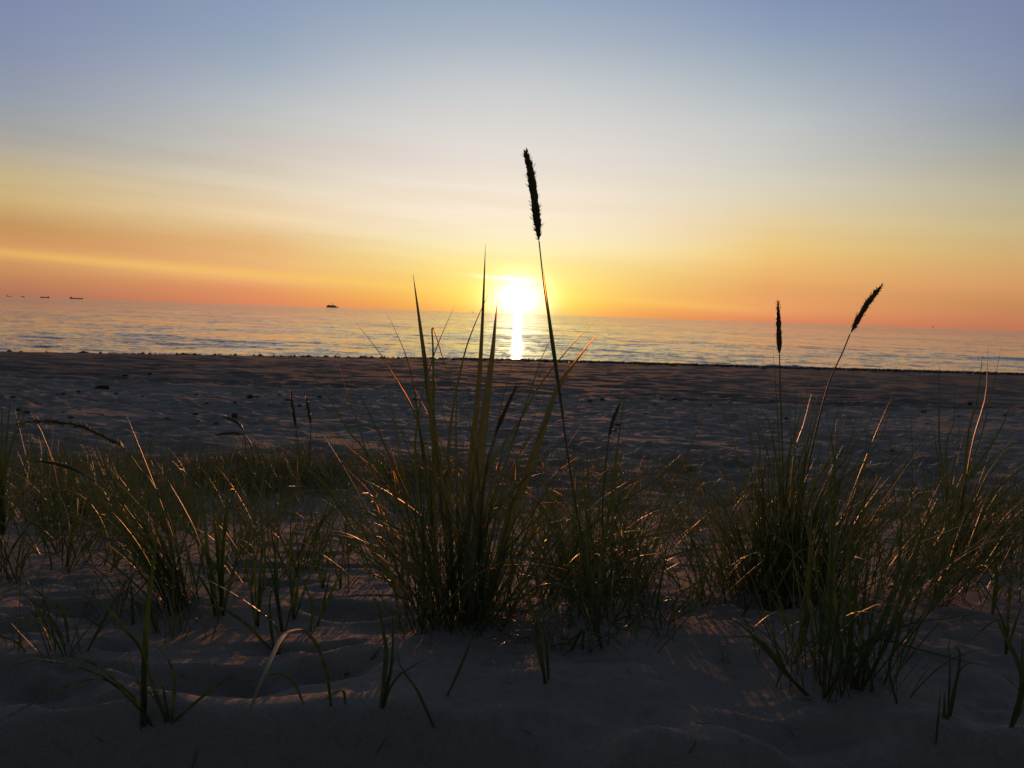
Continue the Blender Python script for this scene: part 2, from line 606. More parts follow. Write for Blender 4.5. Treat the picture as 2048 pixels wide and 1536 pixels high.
# the hollow in front: the ridge runs unevenly across, the sand falls away towards the viewer
edge = 1.455 + 0.07 * value_noise(X * 1.7 + 3, X * 0 + 0.3, 5) + 0.03 * value_noise(X * 5 + 3, X * 0 + 0.7, 6) - 0.10 * np.exp(-((X - 0.28) / 0.2) ** 2)
Z -= 0.21 * (1 - sstep(edge - 0.20, edge, Y)) * sstep(-0.6, 0.6, Y)
Z += (0.030 + 0.022 * value_noise(X * 4.1 + 3, X * 0 + 0.4, 48)) * np.exp(-((Y - edge - 0.02) / 0.065) ** 2)
Z += 0.06 * (1 - sstep(1.3, 1.55, Y)) * value_noise(X * 3.3 + 2, Y * 3.3, 44)
Z += 0.022 * (1 - sstep(1.9, 2.6, Y)) * value_noise(X * 3.8 + 7, Y * 5.0, 45)
for px, py, hh, rr in ((925, 1240, 0.035, 0.22), (1170, 1230, 0.03, 0.25), (1578, 1180, 0.035, 0.24), (1912, 1130, 0.03, 0.24), (1700, 1370, 0.025, 0.16),
                       (365, 1195, 0.02, 0.14), (318, 1445, 0.012, 0.07)):
    g = ground(px, py, Z0)
    Z += hh * np.exp(-((X - g.x) ** 2 + (Y - g.y) ** 2) / rr ** 2)      # sand caught round the tussocks
# hollows seen in the photo between the shoots (pixel, half sizes in m, depth)
for px, py, rx, ry, dp in ((690, 1212, 0.13, 0.05, 0.030), (615, 1290, 0.12, 0.035, 0.026), (660, 1298, 0.06, 0.03, 0.018),
                           (600, 1345, 0.13, 0.04, 0.026), (720, 1340, 0.10, 0.03, 0.02), (420, 1352, 0.12, 0.05, 0.03),
                           (110, 1360, 0.12, 0.05, 0.028), (190, 1400, 0.10, 0.03, 0.024), (130, 1205, 0.10, 0.05, 0.028),
                           (230, 1278, 0.05, 0.03, 0.016), (180, 1320, 0.12, 0.025, 0.02), (1580, 1220, 0.11, 0.06, 0.03),
                           (1560, 1255, 0.05, 0.02, -0.02), (740, 1075, 0.22, 0.12, 0.04), (690, 1128, 0.12, 0.06, 0.025),
                           (560, 1160, 0.12, 0.05, 0.03), (1360, 1130, 0.14, 0.05, 0.028), (60, 1240, 0.12, 0.04, 0.022),
                           (310, 1350, 0.1, 0.03, 0.02), (1250, 1180, 0.12, 0.05, 0.015), (1850, 1330, 0.14, 0.04, 0.012),
                           (340, 1215, 0.07, 0.03, 0.016), (480, 1130, 0.14, 0.05, 0.025), (820, 1130, 0.1, 0.05, 0.02),
                           (60, 1330, 0.1, 0.03, 0.02), (1640, 1480, 0.16, 0.06, 0.035), (1230, 1345, 0.1, 0.02, 0.006),
                           (720, 1490, 0.14, 0.05, 0.03), (1130, 1500, 0.10, 0.05, 0.02)):
    g = ground(px, py, Z0)
    dent(g.x, g.y, rx * 1.05, ry * 1.1, dp * 1.35, 0.35, random.uniform(-0.15, 0.15))
# trodden beach
for k in range(9500):
    yy = 7.2 + 13.5 * random.random() ** 1.1
    xx = random.uniform(-1, 1) * (4 + 0.85 * yy)
    if random.random() > 0.62 + 0.55 * float(value_noise(np.array([xx * 0.45]), np.array([yy * 0.6]), 47)[0]):
        continue
    s_ = random.uniform(0.07, 0.22)
    dent(xx, yy, s_ * random.uniform(0.9, 1.8), s_ * random.uniform(0.55, 1.0), random.uniform(0.014, 0.042), 0.5,
         random.uniform(-0.5, 0.5))
for k in range(2600):
    yy = random.uniform(19.5, 42)
    xx = random.uniform(-1, 1) * (4 + 0.85 * yy)
    s_ = random.uniform(0.15, 0.4)
    dent(xx, yy, s_ * random.uniform(1, 2.5), s_, random.uniform(0.006, 0.028), 0.4, random.uniform(-0.4, 0.4))
for k in range(260):
    yy = random.uniform(3.0, 7.2)
    xx = random.uniform(-1, 1) * (2.5 + 0.7 * yy)
    s_ = random.uniform(0.06, 0.16)
    dent(xx, yy, s_ * random.uniform(1, 1.8), s_ * 0.7, random.uniform(0.008, 0.026), 0.35, random.uniform(-0.5, 0.5))
# a low step where the last high tide ended
ed = 18.6 + 0.5 * value_noise(X * 0.25, X * 0 + 0.5, 8)
Z += 0.035 * np.exp(-((Y - ed) / 0.35) ** 2)

verts = np.stack([X, Y, Z], -1).reshape(-1, 3)
nr = len(YS)
idx = (np.arange(nr - 1)[:, None] * NC + np.arange(NC - 1)[None, :])
quads = np.stack([idx, idx + 1, idx + NC + 1, idx + NC], -1).reshape(-1, 4)


def grid_mesh(name, verts, quads, m):
    me = bpy.data.meshes.new(name)
    me.vertices.add(len(verts))
    me.vertices.foreach_set('co', verts.astype(np.float32).ravel())
    me.loops.add(quads.size)
    me.loops.foreach_set('vertex_index', quads.astype(np.int32).ravel())
    me.polygons.add(len(quads))
    me.polygons.foreach_set('loop_start', np.arange(0, quads.size, 4, dtype=np.int32))
    me.polygons.foreach_set('loop_total', np.full(len(quads), 4, dtype=np.int32))
    me.polygons.foreach_set('use_smooth', np.ones(len(quads), dtype=bool))
    me.update(calc_edges=True)
    me.validate()
    me.materials.append(m)
    o = bpy.data.objects.new(name, me)
    COL.objects.link(o)
    return o


sand = grid_mesh("sand", verts, quads, M_SAND)
damp = sstep(-0.5, 1.2, Y - ed - 0.5 * value_noise(X * 0.5, Y * 0.8, 51)) * (0.62 + 0.16 * value_noise(X * 0.35, Y * 0.6, 52) + 0.20 * value_noise(X * 1.6, Y * 2.2, 53))
wetv = np.clip(np.maximum(damp, sstep(-2.2, -0.5, Y - shore(X))), 0, 1)
a_ = sand.data.attributes.new('wet', 'FLOAT', 'POINT')
a_.data.foreach_set('value', wetv.astype(np.float32).ravel())
tag(sand, 'trodden pale sand of the dune and the beach running down to the water', 'sand', kind='structure')

# ------------------------------------------------------------------ sea
sy = []
y = 20.0
while y < 45000:
    sy.append(y)
    y *= 1.0036 if y < 260 else 1.03
SY = np.array(sy)
SNC = 620
SU = np.linspace(-1, 1, SNC)
SX = SU[None, :] * (24 + 0.95 * SY)[:, None]
SYY = np.repeat(SY[:, None], SNC, 1)
SZ = np.zeros_like(SX)
for k in range(110):
    L = math.exp(random.uniform(math.log(0.6), math.log(2.6))) if k < 96 else random.uniform(3.5, 7.0)
    th = random.gauss(0.12, 0.85) if k < 96 else random.gauss(0.1, 0.25)
    kx, ky = 2 * math.pi / L * math.sin(th), 2 * math.pi / L * math.cos(th)
    SZ += (0.0017 if k < 96 else 0.0011) * L ** 0.9 * np.sin(kx * SX + ky * SYY + random.uniform(0, 6.28)) * (1 - sstep(20 * L, 80 * L, SYY))
SZ *= (1 + 0.5 * value_noise(SX * 0.12, SYY * 0.06, 21)) * 0.8
# single swells rolling in
for px, py, ln, hh in ((500, 686, 3.0, 0.16), (560, 689, 1.8, 0.10), (290, 670, 2.6, 0.13), (2020, 718, 5.0, 0.22), (1940, 712, 3.0, 0.10),
                       (1700, 705, 2.5, 0.08), (900, 700, 2.5, 0.07), (1330, 690, 3.0, 0.08), (130, 668, 2.5, 0.07), (1250, 712, 2.5, 0.07)):
    d = ray(px, py)
    k = -CZ / d.z
    cx, cy = d.x * k, d.y * k
    v = SYY - cy + 0.25 * np.sin((SX - cx) * 1.1) - 0.05 * (SX - cx)
    sig = np.where(v < 0, 0.38, 1.0)
    SZ += 0.7 * hh * np.exp(-(v / sig) ** 2) * np.exp(-((SX - cx) / ln) ** 2)
sidx = (np.arange(len(SY) - 1)[:, None] * SNC + np.arange(SNC - 1)[None, :])
sea = grid_mesh("water", np.stack([SX, SYY, SZ], -1).reshape(-1, 3),
                np.stack([sidx, sidx + 1, sidx + SNC + 1, sidx + SNC], -1).reshape(-1, 4), M_SEA)
tag(sea, 'calm silvery evening sea with small ripples up to the horizon', 'sea', kind='structure')


# ------------------------------------------------------------------ grass builders
def catmull(pts, n_out):
    P = [pts[0] * 2 - pts[1]] + list(pts) + [pts[-1] * 2 - pts[-2]]
    seg = len(pts) - 1
    out = []
    for i in range(n_out):
        t = i / (n_out - 1) * seg
        k = min(seg - 1, int(t))
        f = t - k
        a, b, c_, d = P[k], P[k + 1], P[k + 2], P[k + 3]
        out.append(0.5 * ((2 * b) + (c_ - a) * f + (2 * a - 5 * b + 4 * c_ - d) * f * f + (3 * b - a - 3 * c_ + d) * f ** 3))
    return out


def ribbon(mb, path, w, tint, face=None, fold=0.35, peak=0.3, twist=0.0):
    """one grass blade: a tapering ribbon with a shallow V fold"""
    n_ = len(path)
    vs, al = [], []
    tl = [0.0]
    for i in range(1, n_):
        tl.append(tl[-1] + (path[i] - path[i - 1]).length)
    tot = max(tl[-1], 1e-6)
    if face is None:
        face = Vector((random.gauss(0, 1), random.gauss(0, 1), 0.0))
    last = None
    for i in range(n_):
        t = tl[i] / tot
        d = (path[min(i + 1, n_ - 1)] - path[max(i - 1, 0)])
        d = d.normalized() if d.length > 1e-9 else Vector((0, 0, 1))
        s = face - d * face.dot(d)
        if s.length < 1e-3:
            s = last if last else d.orthogonal()
        s.normalize()
        if twist:
            s = (Matrix.Rotation(twist * t, 3, d) @ s)
        last = s
        nrm = d.cross(s)
        if t < peak:
            ww = 0.62 + 0.38 * (t / peak)
        else:
            q = (t - peak) / (1 - peak)
            ww = (1 - q) ** 0.75
        ww = max(ww, 0.02) * w * 0.5
        q0 = path[i]
        vs += [q0 - s * ww, q0 + nrm * ww * fold * 2, q0 + s * ww]
        al += [t, t, t]
    fs = []
    for i in range(n_ - 1):
        k = i * 3
        fs += [(k, k + 1, k + 4, k + 3), (k + 1, k + 2, k + 5, k + 4)]
    mb.add(vs, fs, al, tint)


def tube(mb, path, r0, r1, tint, ns=6):
    vs, al, fs = [], [], []
    n_ = len(path)
    for i in range(n_):
        d = (path[min(i + 1, n_ - 1)] - path[max(i - 1, 0)]).normalized()
        a = d.orthogonal().normalized()
        b = d.cross(a)
        t = i / (n_ - 1)
        r = r0 + (r1 - r0) * t
        for k in range(ns):
            an = 2 * math.pi * k / ns
            vs.append(path[i] + (a * math.cos(an) + b * math.sin(an)) * r)
            al.append(0.3 + 0.4 * t)
    for i in range(n_ - 1):
        for k in range(ns):
            fs.append((i * ns + k, i * ns + (k + 1) % ns, (i + 1) * ns + (k + 1) % ns, (i + 1) * ns + k))
    mb.add(vs, fs, al, tint)


def spike(mb, path, rmax, n_sp, ragged=1.0, side=None):
    """a dense cylindrical seed head: a spindle clothed in pointed spikelets"""
    prof = lambda t: rmax * (min(1, t / 0.22) ** 0.7) * (1 if t < 0.6 else max(0.12, 1 - ((t - 0.6) / 0.4) ** 1.6 * 0.75))
    n_ = 18
    P = catmull(path, n_)
    vs, fs, al = [], [], []
    ns = 7
    for i in range(n_):
        d = (P[min(i + 1, n_ - 1)] - P[max(i - 1, 0)]).normalized()
        a = d.orthogonal().normalized()
        b = d.cross(a)
        r = prof(i / (n_ - 1)) * 0.72 * random.uniform(0.85, 1.1)
        for k in range(ns):
            an = 2 * math.pi * k / ns
            vs.append(P[i] + (a * math.cos(an) + b * math.sin(an)) * r * random.uniform(0.85, 1.15))
            al.append(0.6)
    for i in range(n_ - 1):
        for k in range(ns):
            fs.append((i * ns + k, i * ns + (k + 1) % ns, (i + 1) * ns + (k + 1) % ns, (i + 1) * ns + k))
    fs.append(tuple(range(n_ * ns - ns, n_ * ns)))
    mb.add(vs, fs, al, 0.5)
    length = sum((P[i + 1] - P[i]).length for i in range(n_ - 1))
    for s_ in range(n_sp):
        t = random.random() ** 0.9
        i = min(n_ - 2, int(t * (n_ - 1)))
        q = P[i].lerp(P[i + 1], t * (n_ - 1) - i)
        d = (P[i + 1] - P[i]).normalized()
        a = d.orthogonal().normalized()
        b = d.cross(a)
        an = random.uniform(0, 6.283)
        o_ = a * math.cos(an) + b * math.sin(an)
        out = random.uniform(0.12, 0.4) if random.random() > 0.26 * ragged else random.uniform(0.6, 1.4)
        if side is not None and o_.dot(side) > 0.3 and random.random() < 0.35:
            out = random.uniform(0.7, 1.4)
        sl = length * random.uniform(0.05, 0.085)
        e = (d + o_ * out).normalized()
        wv = e.cross(o_).normalized() * sl * 0.16
        st = q + o_ * prof(t) * 0.55
        mb.add([st, st + e * sl * 0.45 + wv, st + e * sl, st + e * sl * 0.45 - wv], [(0, 1, 2, 3)], [0.5, 0.6, 0.8, 0.6], random.random())


def px_path(pts, dY, Y0=None, sink=0.02):
    """photo pixels, foot first; the foot stands on the sand, the tip leans dY metres away"""
    if Y0 is None:
        g = ground(*pts[0])
        Y0 = g.y
    out = []
    L = [0.0]
    for i in range(1, len(pts)):
        L.append(L[-1] + math.hypot(pts[i][0] - pts[i - 1][0], pts[i][1] - pts[i - 1][1]))
    for i, q in enumerate(pts):
        t = L[i] / L[-1]
        out.append(at(q[0], q[1], Y0 + dY * t ** 1.4))
    return out


def hand_blade(parent, pts, wpx, dY=None, Y0=None, name='leaf_blade', tint=None, twist=0.0, peak=0.35, face=None):
    if dY is None:
        dY = random.uniform(-0.10, 0.10)
    P = px_path(pts, dY, Y0)
    n_ = max(10, 3 * len(pts))
    path = catmull(P, n_)
    if Y0 is None:
        d0 = (path[1] - path[0]).normalized()
        path[0] = path[0] - d0 * 0.015
    mb = MB()
    Ym = P[len(P) // 2].y
    if face is None:
        face = Vector((1, random.gauss(0, 0.5), 0.0))
    ribbon(mb, path, wpx / FPX * Ym, random.random() if tint is None else tint, face=face, twist=twist, peak=peak,
           fold=random.uniform(0.2, 0.45))
    return mb.build(name, M_BLADE, parent)


def grow(mb, x, y, n_, rad, lmin, lmax, lean=(0, 0), spread=0.35, w=0.0045, droop=0.35, seg=9, z=None, tint=(0, 1), wob=0.08):
    """n blades rising from a foot at x, y"""
    for k in range(n_):
        a, r = random.uniform(0, 6.283), rad * math.sqrt(random.random())
        bx, by = x + r * math.cos(a), y + r * math.sin(a) * 0.8
        bz = (ground_z(bx, by) if z is None else z) - 0.012
        L = random.uniform(lmin, lmax)
        ox = lean[0] + random.gauss(0, spread) + 0.25 * (bx - x) / max(rad, 0.01) * spread
        oy = lean[1] + random.gauss(0, spread * 0.8)
        d = Vector((ox, oy, 1)).normalized()
        hz = Vector((d.x, d.y, 0))
        if hz.length < 0.05:
            hz = Vector((random.gauss(0, 1), random.gauss(0, 1), 0))
        hz.normalize()
        dr = droop * random.random() ** 1.8 * (0.5 + hz.length)
        sidew = Vector((-hz.y, hz.x, 0)) * random.gauss(0, wob)
        kink = random.randint(seg // 2, seg - 2) if random.random() < 0.12 else -1
        P, q, dd = [], Vector((bx, by, bz)), d.copy()
        for i in range(seg):
            P.append(q.copy())
            t = i / (seg - 1)
            dd = (dd + (hz * 0.55 + Vector((0, 0, -0.75))) * dr * (0.10 + 0.45 * t) * 9 / seg + sidew * 0.25).normalized()
            if i == kink:
                dd = (dd + hz * random.uniform(0.5, 1.4) - Vector((0, 0, random.uniform(0.4, 1.6)))).normalized()
            q = q + dd * (L / (seg - 1))
            gz = bz + 0.02
            if q.z < gz - 0.02:
                q.z = gz - 0.02
        ribbon(mb, P, w * random.uniform(0.6, 1.25), random.uniform(*tint), twist=random.gauss(0, 0.8), fold=random.uniform(0.15, 0.5))


def stalk(parent, pts, rpx, head_from, head_r_px, n_sp, dY=0.0, tint=0.75, ragged=1.0, side=None, Y0=None):
    """flower stalk; points after head_from carry the seed head"""
    P = px_path(pts, dY, Y0)
    Ym = P[-1].y
    st = P[:head_from + 1]
    path = catmull(st, 5 * len(st))
    path[0] = path[0] - (path[1] - path[0]).normalized() * 0.02
    mb = MB()
    tube(mb, path, rpx / FPX * Ym * 1.25, rpx / FPX * Ym * 0.75, tint)
    s = mb.build('flower_stalk', M_BLADE, parent)
    mh = MB()
    spike(mh, P[head_from:], head_r_px / FPX * Ym, n_sp, ragged, side)
    h = mh.build('seed_head', M_HEAD, s)
    return s


def plant(px, py, label, name='grass_tussock', cat='grass', group=None):
    g = ground(px, py)
    return empty(name, (g.x, g.y, ground_z(g.x, g.y)), label, cat, group), g


# ---- central tussock
T, g = plant(925, 1248, 'tall dense central tussock of beach grass with broad upright blades left of the sun')
TA = 'tall central tussock'
for pts, w in (
        ([(915, 1240), (893, 1050), (872, 900), (852, 740), (840, 650), (826, 547)], 21),
        ([(930, 1245), (936, 1050), (945, 900), (957, 780), (965, 640), (971, 488)], 17),
        ([(932, 1252), (945, 1060), (957, 940), (973, 800), (985, 705), (990, 650), (995, 602)], 27),
        ([(908, 1240), (900, 1000), (898, 875), (922, 737), (945, 660), (987, 566)], 8),
        ([(865, 1215), (838, 1000), (830, 900), (840, 812), (860, 735), (880, 678), (911, 608)], 7),
        ([(876, 1220), (868, 1000), (867, 800), (866, 700), (864, 657), (871, 668), (885, 715), (902, 768)], 8),
        ([(885, 1225), (855, 950), (837, 850), (817, 800), (785, 747), (760, 707), (711, 644)], 7),
        ([(880, 1230), (850, 950), (835, 825), (825, 762), (812, 712), (797, 675), (775, 628)], 7),
        ([(862, 1215), (790, 990), (730, 900), (697, 862), (662, 802), (612, 732)], 7),
        ([(880, 1225), (830, 1050), (760, 950), (690, 890), (640, 850), (600, 812)], 6),
        ([(872, 1225), (800, 1100), (750, 962), (720, 862), (692, 780), (675, 718)], 7),
        ([(890, 1230), (830, 1030), (785, 925), (760, 870), (725, 800), (700, 733)], 7),
        ([(872, 1232), (820, 1050), (797, 900), (785, 825), (775, 768)], 6),
        ([(800, 1250), (792, 1190), (775, 1140), (737, 1092), (687, 1066), (625, 1057), (585, 1067)], 7),
        ([(830, 1245), (787, 1165), (737, 1120), (687, 1087), (620, 1060)], 6),
        ([(850, 1245), (800, 1175), (750, 1150), (700, 1115), (650, 1087), (582, 1052)], 7),
        ([(880, 1245), (860, 1130), (825, 1072), (790, 1055), (745, 1030), (700, 1027), (642, 1042)], 6),
        ([(852, 1255), (825, 1208), (800, 1193), (725, 1190), (625, 1200), (550, 1222)], 6),
        ([(965, 1247), (1000, 1120), (1017, 1050), (1050, 962), (1085, 862), (1117, 772), (1165, 705), (1197, 665)], 21),
        ([(942, 1240), (958, 1050), (972, 950), (1000, 900), (1040, 840), (1080, 770), (1135, 700), (1188, 644)], 7),
        ([(952, 1235), (985, 1060), (1012, 975), (1050, 887), (1080, 855), (1115, 787), (1150, 730)], 6),
        ([(955, 1240), (968, 1050), (990, 950), (1025, 880), (1060, 795)], 6),
        ([(1003, 1262), (1035, 1205), (1060, 1183), (1085, 1171), (1112, 1169), (1140, 1177), (1175, 1205), (1225, 1245), (1275, 1302), (1316, 1364)], 8),
        ([(890, 1250), (900, 1160), (925, 1137), (975, 1127), (1012, 1137), (1052, 1160)], 6),
        ([(900, 1250), (912, 1135), (932, 1110), (982, 1105), (1040, 1112), (1077, 1130)], 5),
        ([(930, 1245), (962, 1080), (1010, 1000), (1075, 930), (1170, 838)], 5),
        ([(940, 1245), (990, 1130), (1050, 1060), (1120, 1000), (1240, 925)], 5),
        ([(905, 1240), (940, 1020), (1000, 968), (1075, 990)], 5),
        ([(915, 1240), (870, 1070), (800, 1000), (700, 950), (600, 945)], 5),
        ([(900, 1235), (880, 950), (868, 850), (872, 760), (880, 700)], 5),
        ([(925, 1242), (915, 1000), (912, 850), (915, 770)], 9),
        ([(945, 1240), (950, 1050), (990, 880), (1005, 800), (1035, 690)], 6),
        ([(960, 1240), (975, 1050), (1020, 900), (1055, 800), (1090, 700), (1130, 640)], 5),
        ([(935, 1258), (975, 1185), (1010, 1190), (1060, 1220)], 7),
        ([(950, 1262), (990, 1215), (1060, 1190), (1110, 1200)], 6)):
    hand_blade(T, pts, w, tint=random.uniform(0.75, 1.0) if w > 15 else random.uniform(0.0, 0.8))
stalk(T, [(950, 1242), (962, 1050), (972, 937), (987, 878), (1008, 825), (1033, 772)], 2.0, 3, 5.5, 110, 0.1)
mb = MB()
grow(mb, g.x, g.y + 0.06, 60, 0.16, 0.35, 0.72, (0.0, 0.0), 0.55, 0.0040, 0.5, 11)
grow(mb, g.x + 0.03, g.y + 0.02, 40, 0.15, 0.10, 0.30, (0.15, -0.1), 1.3, 0.0045, 1.0, 9, tint=(0.7, 1.0))
grow(mb, g.x - 0.02, g.y + 0.08, 60, 0.12, 0.35, 0.75, (-0.15, 0.05), 0.26, 0.0045, 0.25, 10)
grow(mb, g.x, g.y + 0.03, 85, 0.15, 0.22, 0.62, (0.0, 0.05), 0.24, 0.0052, 0.35, 10)
grow(mb, g.x - 0.02, g.y + 0.04, 50, 0.15, 0.10, 0.34, (0.0, 0.0), 0.5, 0.005, 0.6, 8)
mb.build('leaf_tuft', M_BLADE, T)

# ---- tussock with the tall flower stalk, right of the centre
T, g = plant(1200, 1292, 'spreading grass tussock carrying the tallest seed head, right of the sun')
stalk(T, [(1200, 1292), (1172, 1130), (1150, 1000), (1137, 920), (1127, 846), (1118, 773), (1105, 690), (1090, 590), (1078, 482),
          (1074, 440), (1067, 385), (1060, 340), (1053, 308)], 1.7, 8, 10.8, 420, 0.05, 0.8)
for pts, w in (
        
        ([(1203, 1298), (1188, 1200), (1177, 1110), (1173, 1040), (1168, 965), (1165, 900)], 14),
        ([(1190, 1270), (1185, 1160), (1192, 1122), (1180, 1121), (1166, 1142), (1158, 1164)], 9),
        ([(1222, 1230), (1225, 1050), (1232, 920), (1247, 812), (1256, 748)], 9),
        ([(1290, 1240), (1250, 1100), (1215, 1012), (1187, 957), (1160, 908)], 8),
        ([(1290, 1160), (1337, 995), (1375, 905), (1425, 798)], 5),
        ([(1110, 1190), (1160, 1080), (1220, 1022), (1275, 985), (1355, 930), (1405, 888)], 7),
        ([(1080, 1210), (1115, 1135), (1170, 1105), (1225, 1087), (1325, 1067), (1412, 1049)], 7),
        ([(1100, 1220), (1150, 1143), (1187, 1135), (1275, 1135), (1337, 1150), (1412, 1177), (1470, 1208)], 7),
        ([(1185, 1250), (1150, 1050), (1110, 990), (1040, 940)], 5),
        ([(1195, 1270), (1205, 1100), (1222, 1000), (1225, 930)], 11),
        ([(1180, 1260), (1130, 1100), (1090, 1030), (1060, 1000)], 6),
        ([(1270, 1212), (1310, 1130), (1380, 1100), (1470, 1075)], 6),
        ([(1150, 1215), (1100, 1110), (1085, 1095), (1050, 1100)], 5),
        ([(1160, 1230), (1160, 1020), (1150, 960)], 8)):
    hand_blade(T, pts, w, tint=random.uniform(0.0, 0.7))
hand_blade(T, [(1126, 835), (1112, 735), (1100, 650), (1093, 595), (1086, 535)], 8.5, dY=0.02, Y0=g.y + 0.03, tint=0.5, peak=0.5)
hand_blade(T, [(1122, 800), (1110, 725), (1101, 670), (1095, 630)], 6, dY=0.02, Y0=g.y + 0.02, tint=0.5, peak=0.5)
stalk(T, [(1215, 1240), (1205, 1050), (1210, 940), (1217, 878), (1226, 840), (1240, 806)], 1.8, 3, 5.5, 100, 0.15)
mb = MB()
gb = ground(1150, 1195)
grow(mb, gb.x, gb.y, 120, 0.20, 0.25, 0.60, (-0.02, 0.0), 0.34, 0.0046, 0.45, 10)
gb = ground(1215, 1190)
grow(mb, gb.x, gb.y, 90, 0.16, 0.20, 0.55, (0.12, 0.0), 0.38, 0.0046, 0.5, 10)
grow(mb, g.x, g.y + 0.1, 30, 0.2, 0.10, 0.32, (0.0, 0.0), 1.1, 0.0045, 1.0, 9, tint=(0.6, 1.0))
grow(mb, g.x - 0.03, g.y + 0.35, 60, 0.28, 0.16, 0.50, (-0.02, 0.05), 0.30, 0.0046, 0.5, 9)
grow(mb, g.x + 0.12, g.y + 0.25, 40, 0.16, 0.12, 0.34, (0.1, 0.0), 0.4, 0.0045, 0.7, 9)
mb.build('leaf_tuft', M_BLADE, T)

# ---- right tussock with two seed heads against the sea
T, g = plant(1578, 1185, 'bushy grass tussock on the right with two dark seed heads against the sea')
stalk(T, [(1562, 1160), (1566, 1000), (1564, 880), (1561, 790), (1559, 708), (1558, 680), (1557, 650), (1556, 605)], 1.5, 4, 7.4, 230, 0.1, 0.6)
stalk(T, [(1585, 1165), (1612, 960), (1640, 830), (1660, 760), (1685, 705), (1700, 668), (1718, 634), (1740, 600), (1763, 572)], 1.5, 5, 7.4, 230,
      0.1, 0.6, 1.6, Vector((1, 0, -0.4)))
for pts, w in (
        ([(1560, 1180), (1550, 964), (1529, 893), (1514, 841), (1479, 800)], 5.5),
        ([(1565, 1180), (1560, 980), (1547, 890), (1535, 838), (1504, 797)], 5.5),
        ([(1572, 1180), (1573, 964), (1582, 876), (1576, 786)], 5),
        ([(1575, 1180), (1585, 934), (1608, 846), (1623, 786)], 6),
        ([(1580, 1180), (1600, 980), (1617, 876), (1632, 790)], 6),
        ([(1582, 1182), (1606, 960), (1622, 880), (1640, 805)], 6),
        ([(1640, 1290), (1664, 1090), (1668, 993), (1667, 905), (1652, 827)], 9),
        ([(1590, 1185), (1626, 978), (1684, 905), (1737, 810)], 6),
        ([(1592, 1185), (1640, 1000), (1700, 905), (1745, 835)], 5),
        ([(1640, 1250), (1690, 1060), (1728, 934), (1760, 876), (1794, 783)], 5),
        ([(1630, 1230), (1680, 1100), (1743, 978), (1801, 905), (1856, 848)], 5),
        ([(1545, 1185), (1520, 1010), (1490, 940), (1470, 905)], 5),
        ([(1485, 1232), (1510, 1190), (1540, 1140), (1580, 1060), (1640, 980)], 8),
        ([(1540, 1180), (1500, 1020), (1450, 975), (1400, 960)], 5),
        ([(1560, 1180), (1540, 930), (1512, 860), (1480, 830)], 4.5),
        ([(1585, 1180), (1640, 1010), (1720, 930), (1800, 880)], 5),
        ([(1600, 1190), (1680, 1040), (1760, 985), (1850, 960)], 5),
        ([(1600, 1195), (1660, 1100), (1740, 1040), (1800, 1030), (1840, 1050)], 6),
        ([(1570, 1185), (1585, 990), (1590, 860), (1592, 770)], 5),
        ([(1570, 1180), (1560, 930), (1555, 830), (1545, 690)], 4)):
    hand_blade(T, pts, w, tint=random.uniform(0.0, 0.8))
mb = MB()
grow(mb, g.x, g.y, 170, 0.13, 0.28, 0.72, (0.12, 0.0), 0.20, 0.0055, 0.22, 10)
grow(mb, g.x + 0.22, g.y, 150, 0.26, 0.22, 0.64, (0.40, 0.0), 0.32, 0.0048, 0.35, 10)
grow(mb, g.x + 0.55, g.y + 0.05, 90, 0.26, 0.20, 0.52, (0.15, 0.0), 0.45, 0.0048, 0.55, 10)
grow(mb, g.x, g.y, 40, 0.22, 0.10, 0.35, (0.0, -0.1), 1.1, 0.0048, 0.9, 9, tint=(0.6, 1.0))
grow(mb, g.x - 0.08, g.y, 80, 0.2, 0.2, 0.6, (-0.22, 0.0), 0.3, 0.0046, 0.4, 9)
mb.build('leaf_tuft', M_BLADE, T)

# ---- tussock at the right edge
T, g = plant(1912, 1138, 'grass tussock at the right edge with thin tall blades rising over the water')
for pts, w in (
        ([(1910, 1130), (1890, 978), (1880, 905), (1878, 817), (1879, 724)], 5),
        ([(1905, 1130), (1892, 905), (1907, 846), (1910, 766)], 5),
        ([(1915, 1132), (1933, 964), (1948, 876), (1972, 788), (1975, 682)], 6.5),
        ([(1912, 1132), (1936, 876), (1954, 803), (1966, 704)], 6.5),
        ([(1908, 1132), (1919, 993), (1963, 920), (2001, 858), (2028, 792)], 7.5),
        ([(1917, 1132), (1925, 980), (1960, 880), (1985, 780), (2003, 690)], 5),
        ([(1900, 1130), (1880, 950), (1866, 860), (1850, 830)], 5),
        ([(1920, 1132), (1960, 980), (2010, 900), (2060, 830)], 6),
        ([(1925, 1132), (1980, 1000), (2040, 940), (2090, 900)], 6),
        ([(1895, 1130), (1905, 940), (1918, 880), (1918, 830)], 6),
        ([(1900, 1130), (1850, 1010), (1800, 960), (1760, 950)], 5)):
    hand_blade(T, pts, w, tint=random.uniform(0.0, 0.7))
mb = MB()
grow(mb, g.x, g.y, 150, 0.14, 0.25, 0.66, (0.28, 0.0), 0.25, 0.0055, 0.3, 10)
grow(mb, g.x, g.y, 60, 0.18, 0.12, 0.4, (0.0, 0.0), 0.5, 0.005, 0.6, 9)
mb.build('leaf_tuft', M_BLADE, T)

